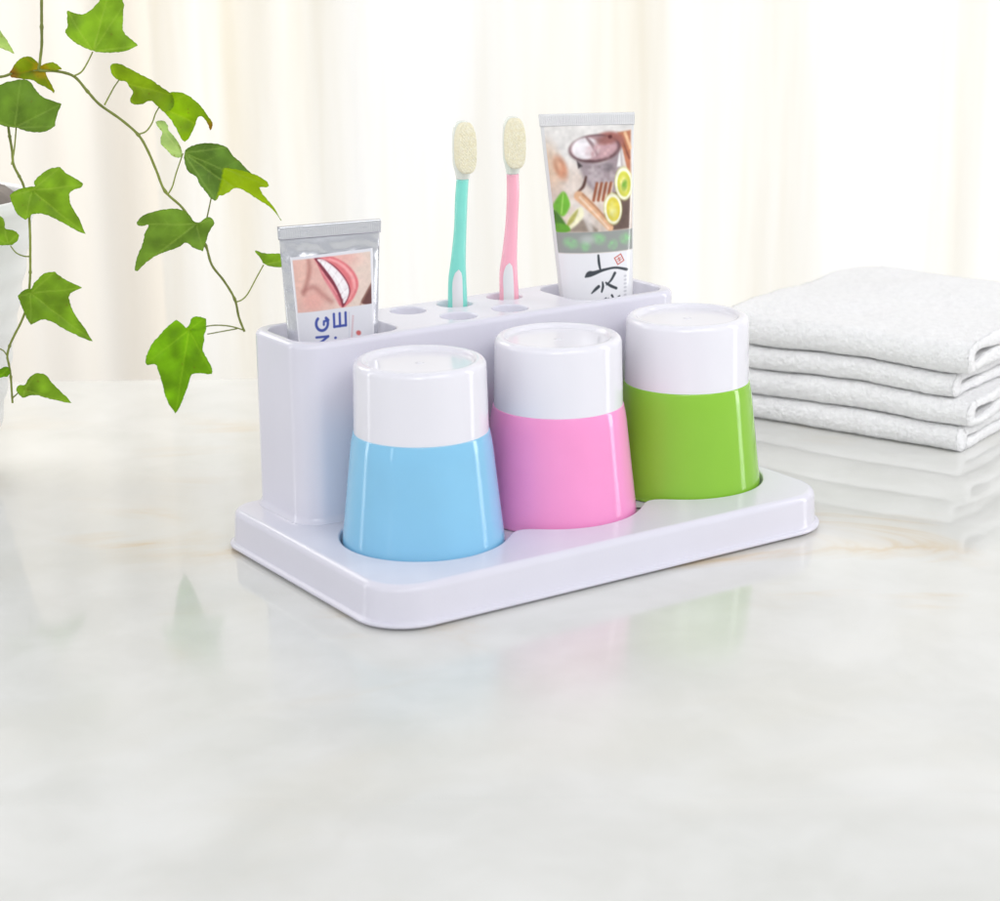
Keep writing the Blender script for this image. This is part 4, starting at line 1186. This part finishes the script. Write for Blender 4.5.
    # origin at the stack's near corner
    off = Vector((TK.x, TK.y, zb)); o.data.transform(Matrix.Translation(-off)); o.location = off
    return o
make_towel('white folded towel lying on the marble, bottom of the stack', .0004, .0150, .0, LEN, .0, 0, gap=.001)
make_towel('white folded towel second from the bottom of the stack', .0162, .0158, -.006, LEN - .002, .0005, 1, gap=.0055)
make_towel('white folded towel second from the top of the stack', .0329, .0136, .004, LEN - .006, .001, 2, gap=.002)
make_towel('white folded towel on top of the stack, thick and puffed up', .0474, .0190, -.004, LEN - .002, -.001, 3, puff=.002, gap=.0060)

# ------------------------------------------------------------------ setting: marble top, wall, curtain
bm = bmesh.new()
prof = []
tx0, tx1, ty0, ty1 = -1.1, 1.1, -1.3, .360
o_ = roundrect(tx0, ty0, tx1, ty1, .01, 6)
prev = None
for d, z in ((-.003, -.034), (0, -.031), (0, -.004), (-.0012, -.0012), (-.004, 0)):
    Rg = ring(bm, offset(o_, d), z)
    if prev: bridge(bm, prev, Rg)
    else: bm.faces.new(Rg[::-1])
    prev = Rg
bm.faces.new(prev)
ct = obj('countertop', bm, M_MARBLE, smooth=False)
tag(ct, kind='structure')

R_, C_ = 26, 700
xs = np.linspace(-.268, 1.1, C_); zs = np.linspace(-.45, 1.1, R_)
X, Z = np.meshgrid(xs, zs)
Yc = .62 + .014 * np.sin(X * 38 + .9 * np.sin(X * 9)) + .006 * np.sin(X * 95 + 1.5 * np.sin(X * 13 + 1)) + .010 * np.sin(X * 14 + Z * .6) + .003 * np.sin(X * 60 + Z * 2)
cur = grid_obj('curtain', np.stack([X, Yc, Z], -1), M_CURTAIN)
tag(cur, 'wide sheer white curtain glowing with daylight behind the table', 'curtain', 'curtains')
xs = np.linspace(-1.2, -.235, 420)
X, Z = np.meshgrid(xs, zs)
Yc = .665 + .012 * np.sin(X * 44 + 1.1 * np.sin(X * 11)) + .005 * np.sin(X * 103 + Z) + .010 * np.sin(X * 15 + Z * .5)
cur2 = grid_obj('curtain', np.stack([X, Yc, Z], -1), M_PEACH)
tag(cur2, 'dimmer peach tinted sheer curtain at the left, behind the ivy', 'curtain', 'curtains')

# ------------------------------------------------------------------ light
W = bpy.data.worlds.new('World'); SC.world = W; W.use_nodes = True
bg = W.node_tree.nodes['Background']
bg.inputs['Color'].default_value = (.93, .95, 1.0, 1); bg.inputs['Strength'].default_value = LW

def area(name, loc, target, sx, sy, power, col=(1, 1, 1)):
    l = bpy.data.lights.new(name, 'AREA'); l.shape = 'RECTANGLE'; l.size = sx; l.size_y = sy; l.energy = power; l.color = col
    o = bpy.data.objects.new(name, l); COL.objects.link(o)
    o.location = loc
    o.rotation_euler = (Vector(target) - Vector(loc)).to_track_quat('-Z', 'Y').to_euler()
    return o
area('window_light', (.42, 1.15, .35), (.42, 0, .30), 1.7, 1.7, LWIN, (1, .972, .905))
area('key_softbox', (.75, -1.0, 1.15), (0, 0, .05), .9, .7, LKEY)
area('side_window', (1.05, .12, .32), (0, 0, .10), .16, .9, LSIDE)
area('left_strip', (-1.0, .05, .30), (0, 0, .08), .10, .8, LLEFT)
area('added_front_fill', (-.12, -1.45, .85), (.1, .05, .05), .8, .6, LFILL)  # added fill without a visible source, lifts the towels and other front faces
area('added_back_fill', (-.52, .42, .46), (-.20, .12, 0), .4, .3, LBACK, (1, .98, .95))  # added lamp out of frame, brightens the rear-left tabletop and tray edge
tl = area('added_towel_fill', (.02, -1.0, .62), (.27, .22, .04), .35, .35, LTOW)  # added narrow-beam lamp, there only to brighten the towels' long side
tl.data.spread = math.radians(42)
area('front_strip', (-.75, -.72, .45), (0, 0, .08), .06, .8, LFRONT)

# ------------------------------------------------------------------ camera
cd = bpy.data.cameras.new('camera'); cam = bpy.data.objects.new('camera', cd); COL.objects.link(cam)
cd.sensor_width = 36.0; cd.lens = 2012.03 / 1000 * 36
cd.clip_start = .01; cd.clip_end = 50
cam.matrix_world = Matrix.Translation((0, -.95520, .32368)) @ Matrix.Rotation(math.radians(90 - 15.98789), 4, 'X') @ Matrix.Rotation(math.radians(-.67042), 4, 'Z')
cd.dof.use_dof = True; cd.dof.focus_distance = 1.02; cd.dof.aperture_fstop = 11
SC.camera = cam
SC.view_settings.view_transform = 'Standard'
try: SC.view_settings.look = 'None'
except Exception: pass
SC.view_settings.exposure = 0
SC.cycles.use_denoising = True
SC.cycles.max_bounces = 10
SC.cycles.sample_clamp_indirect = 6
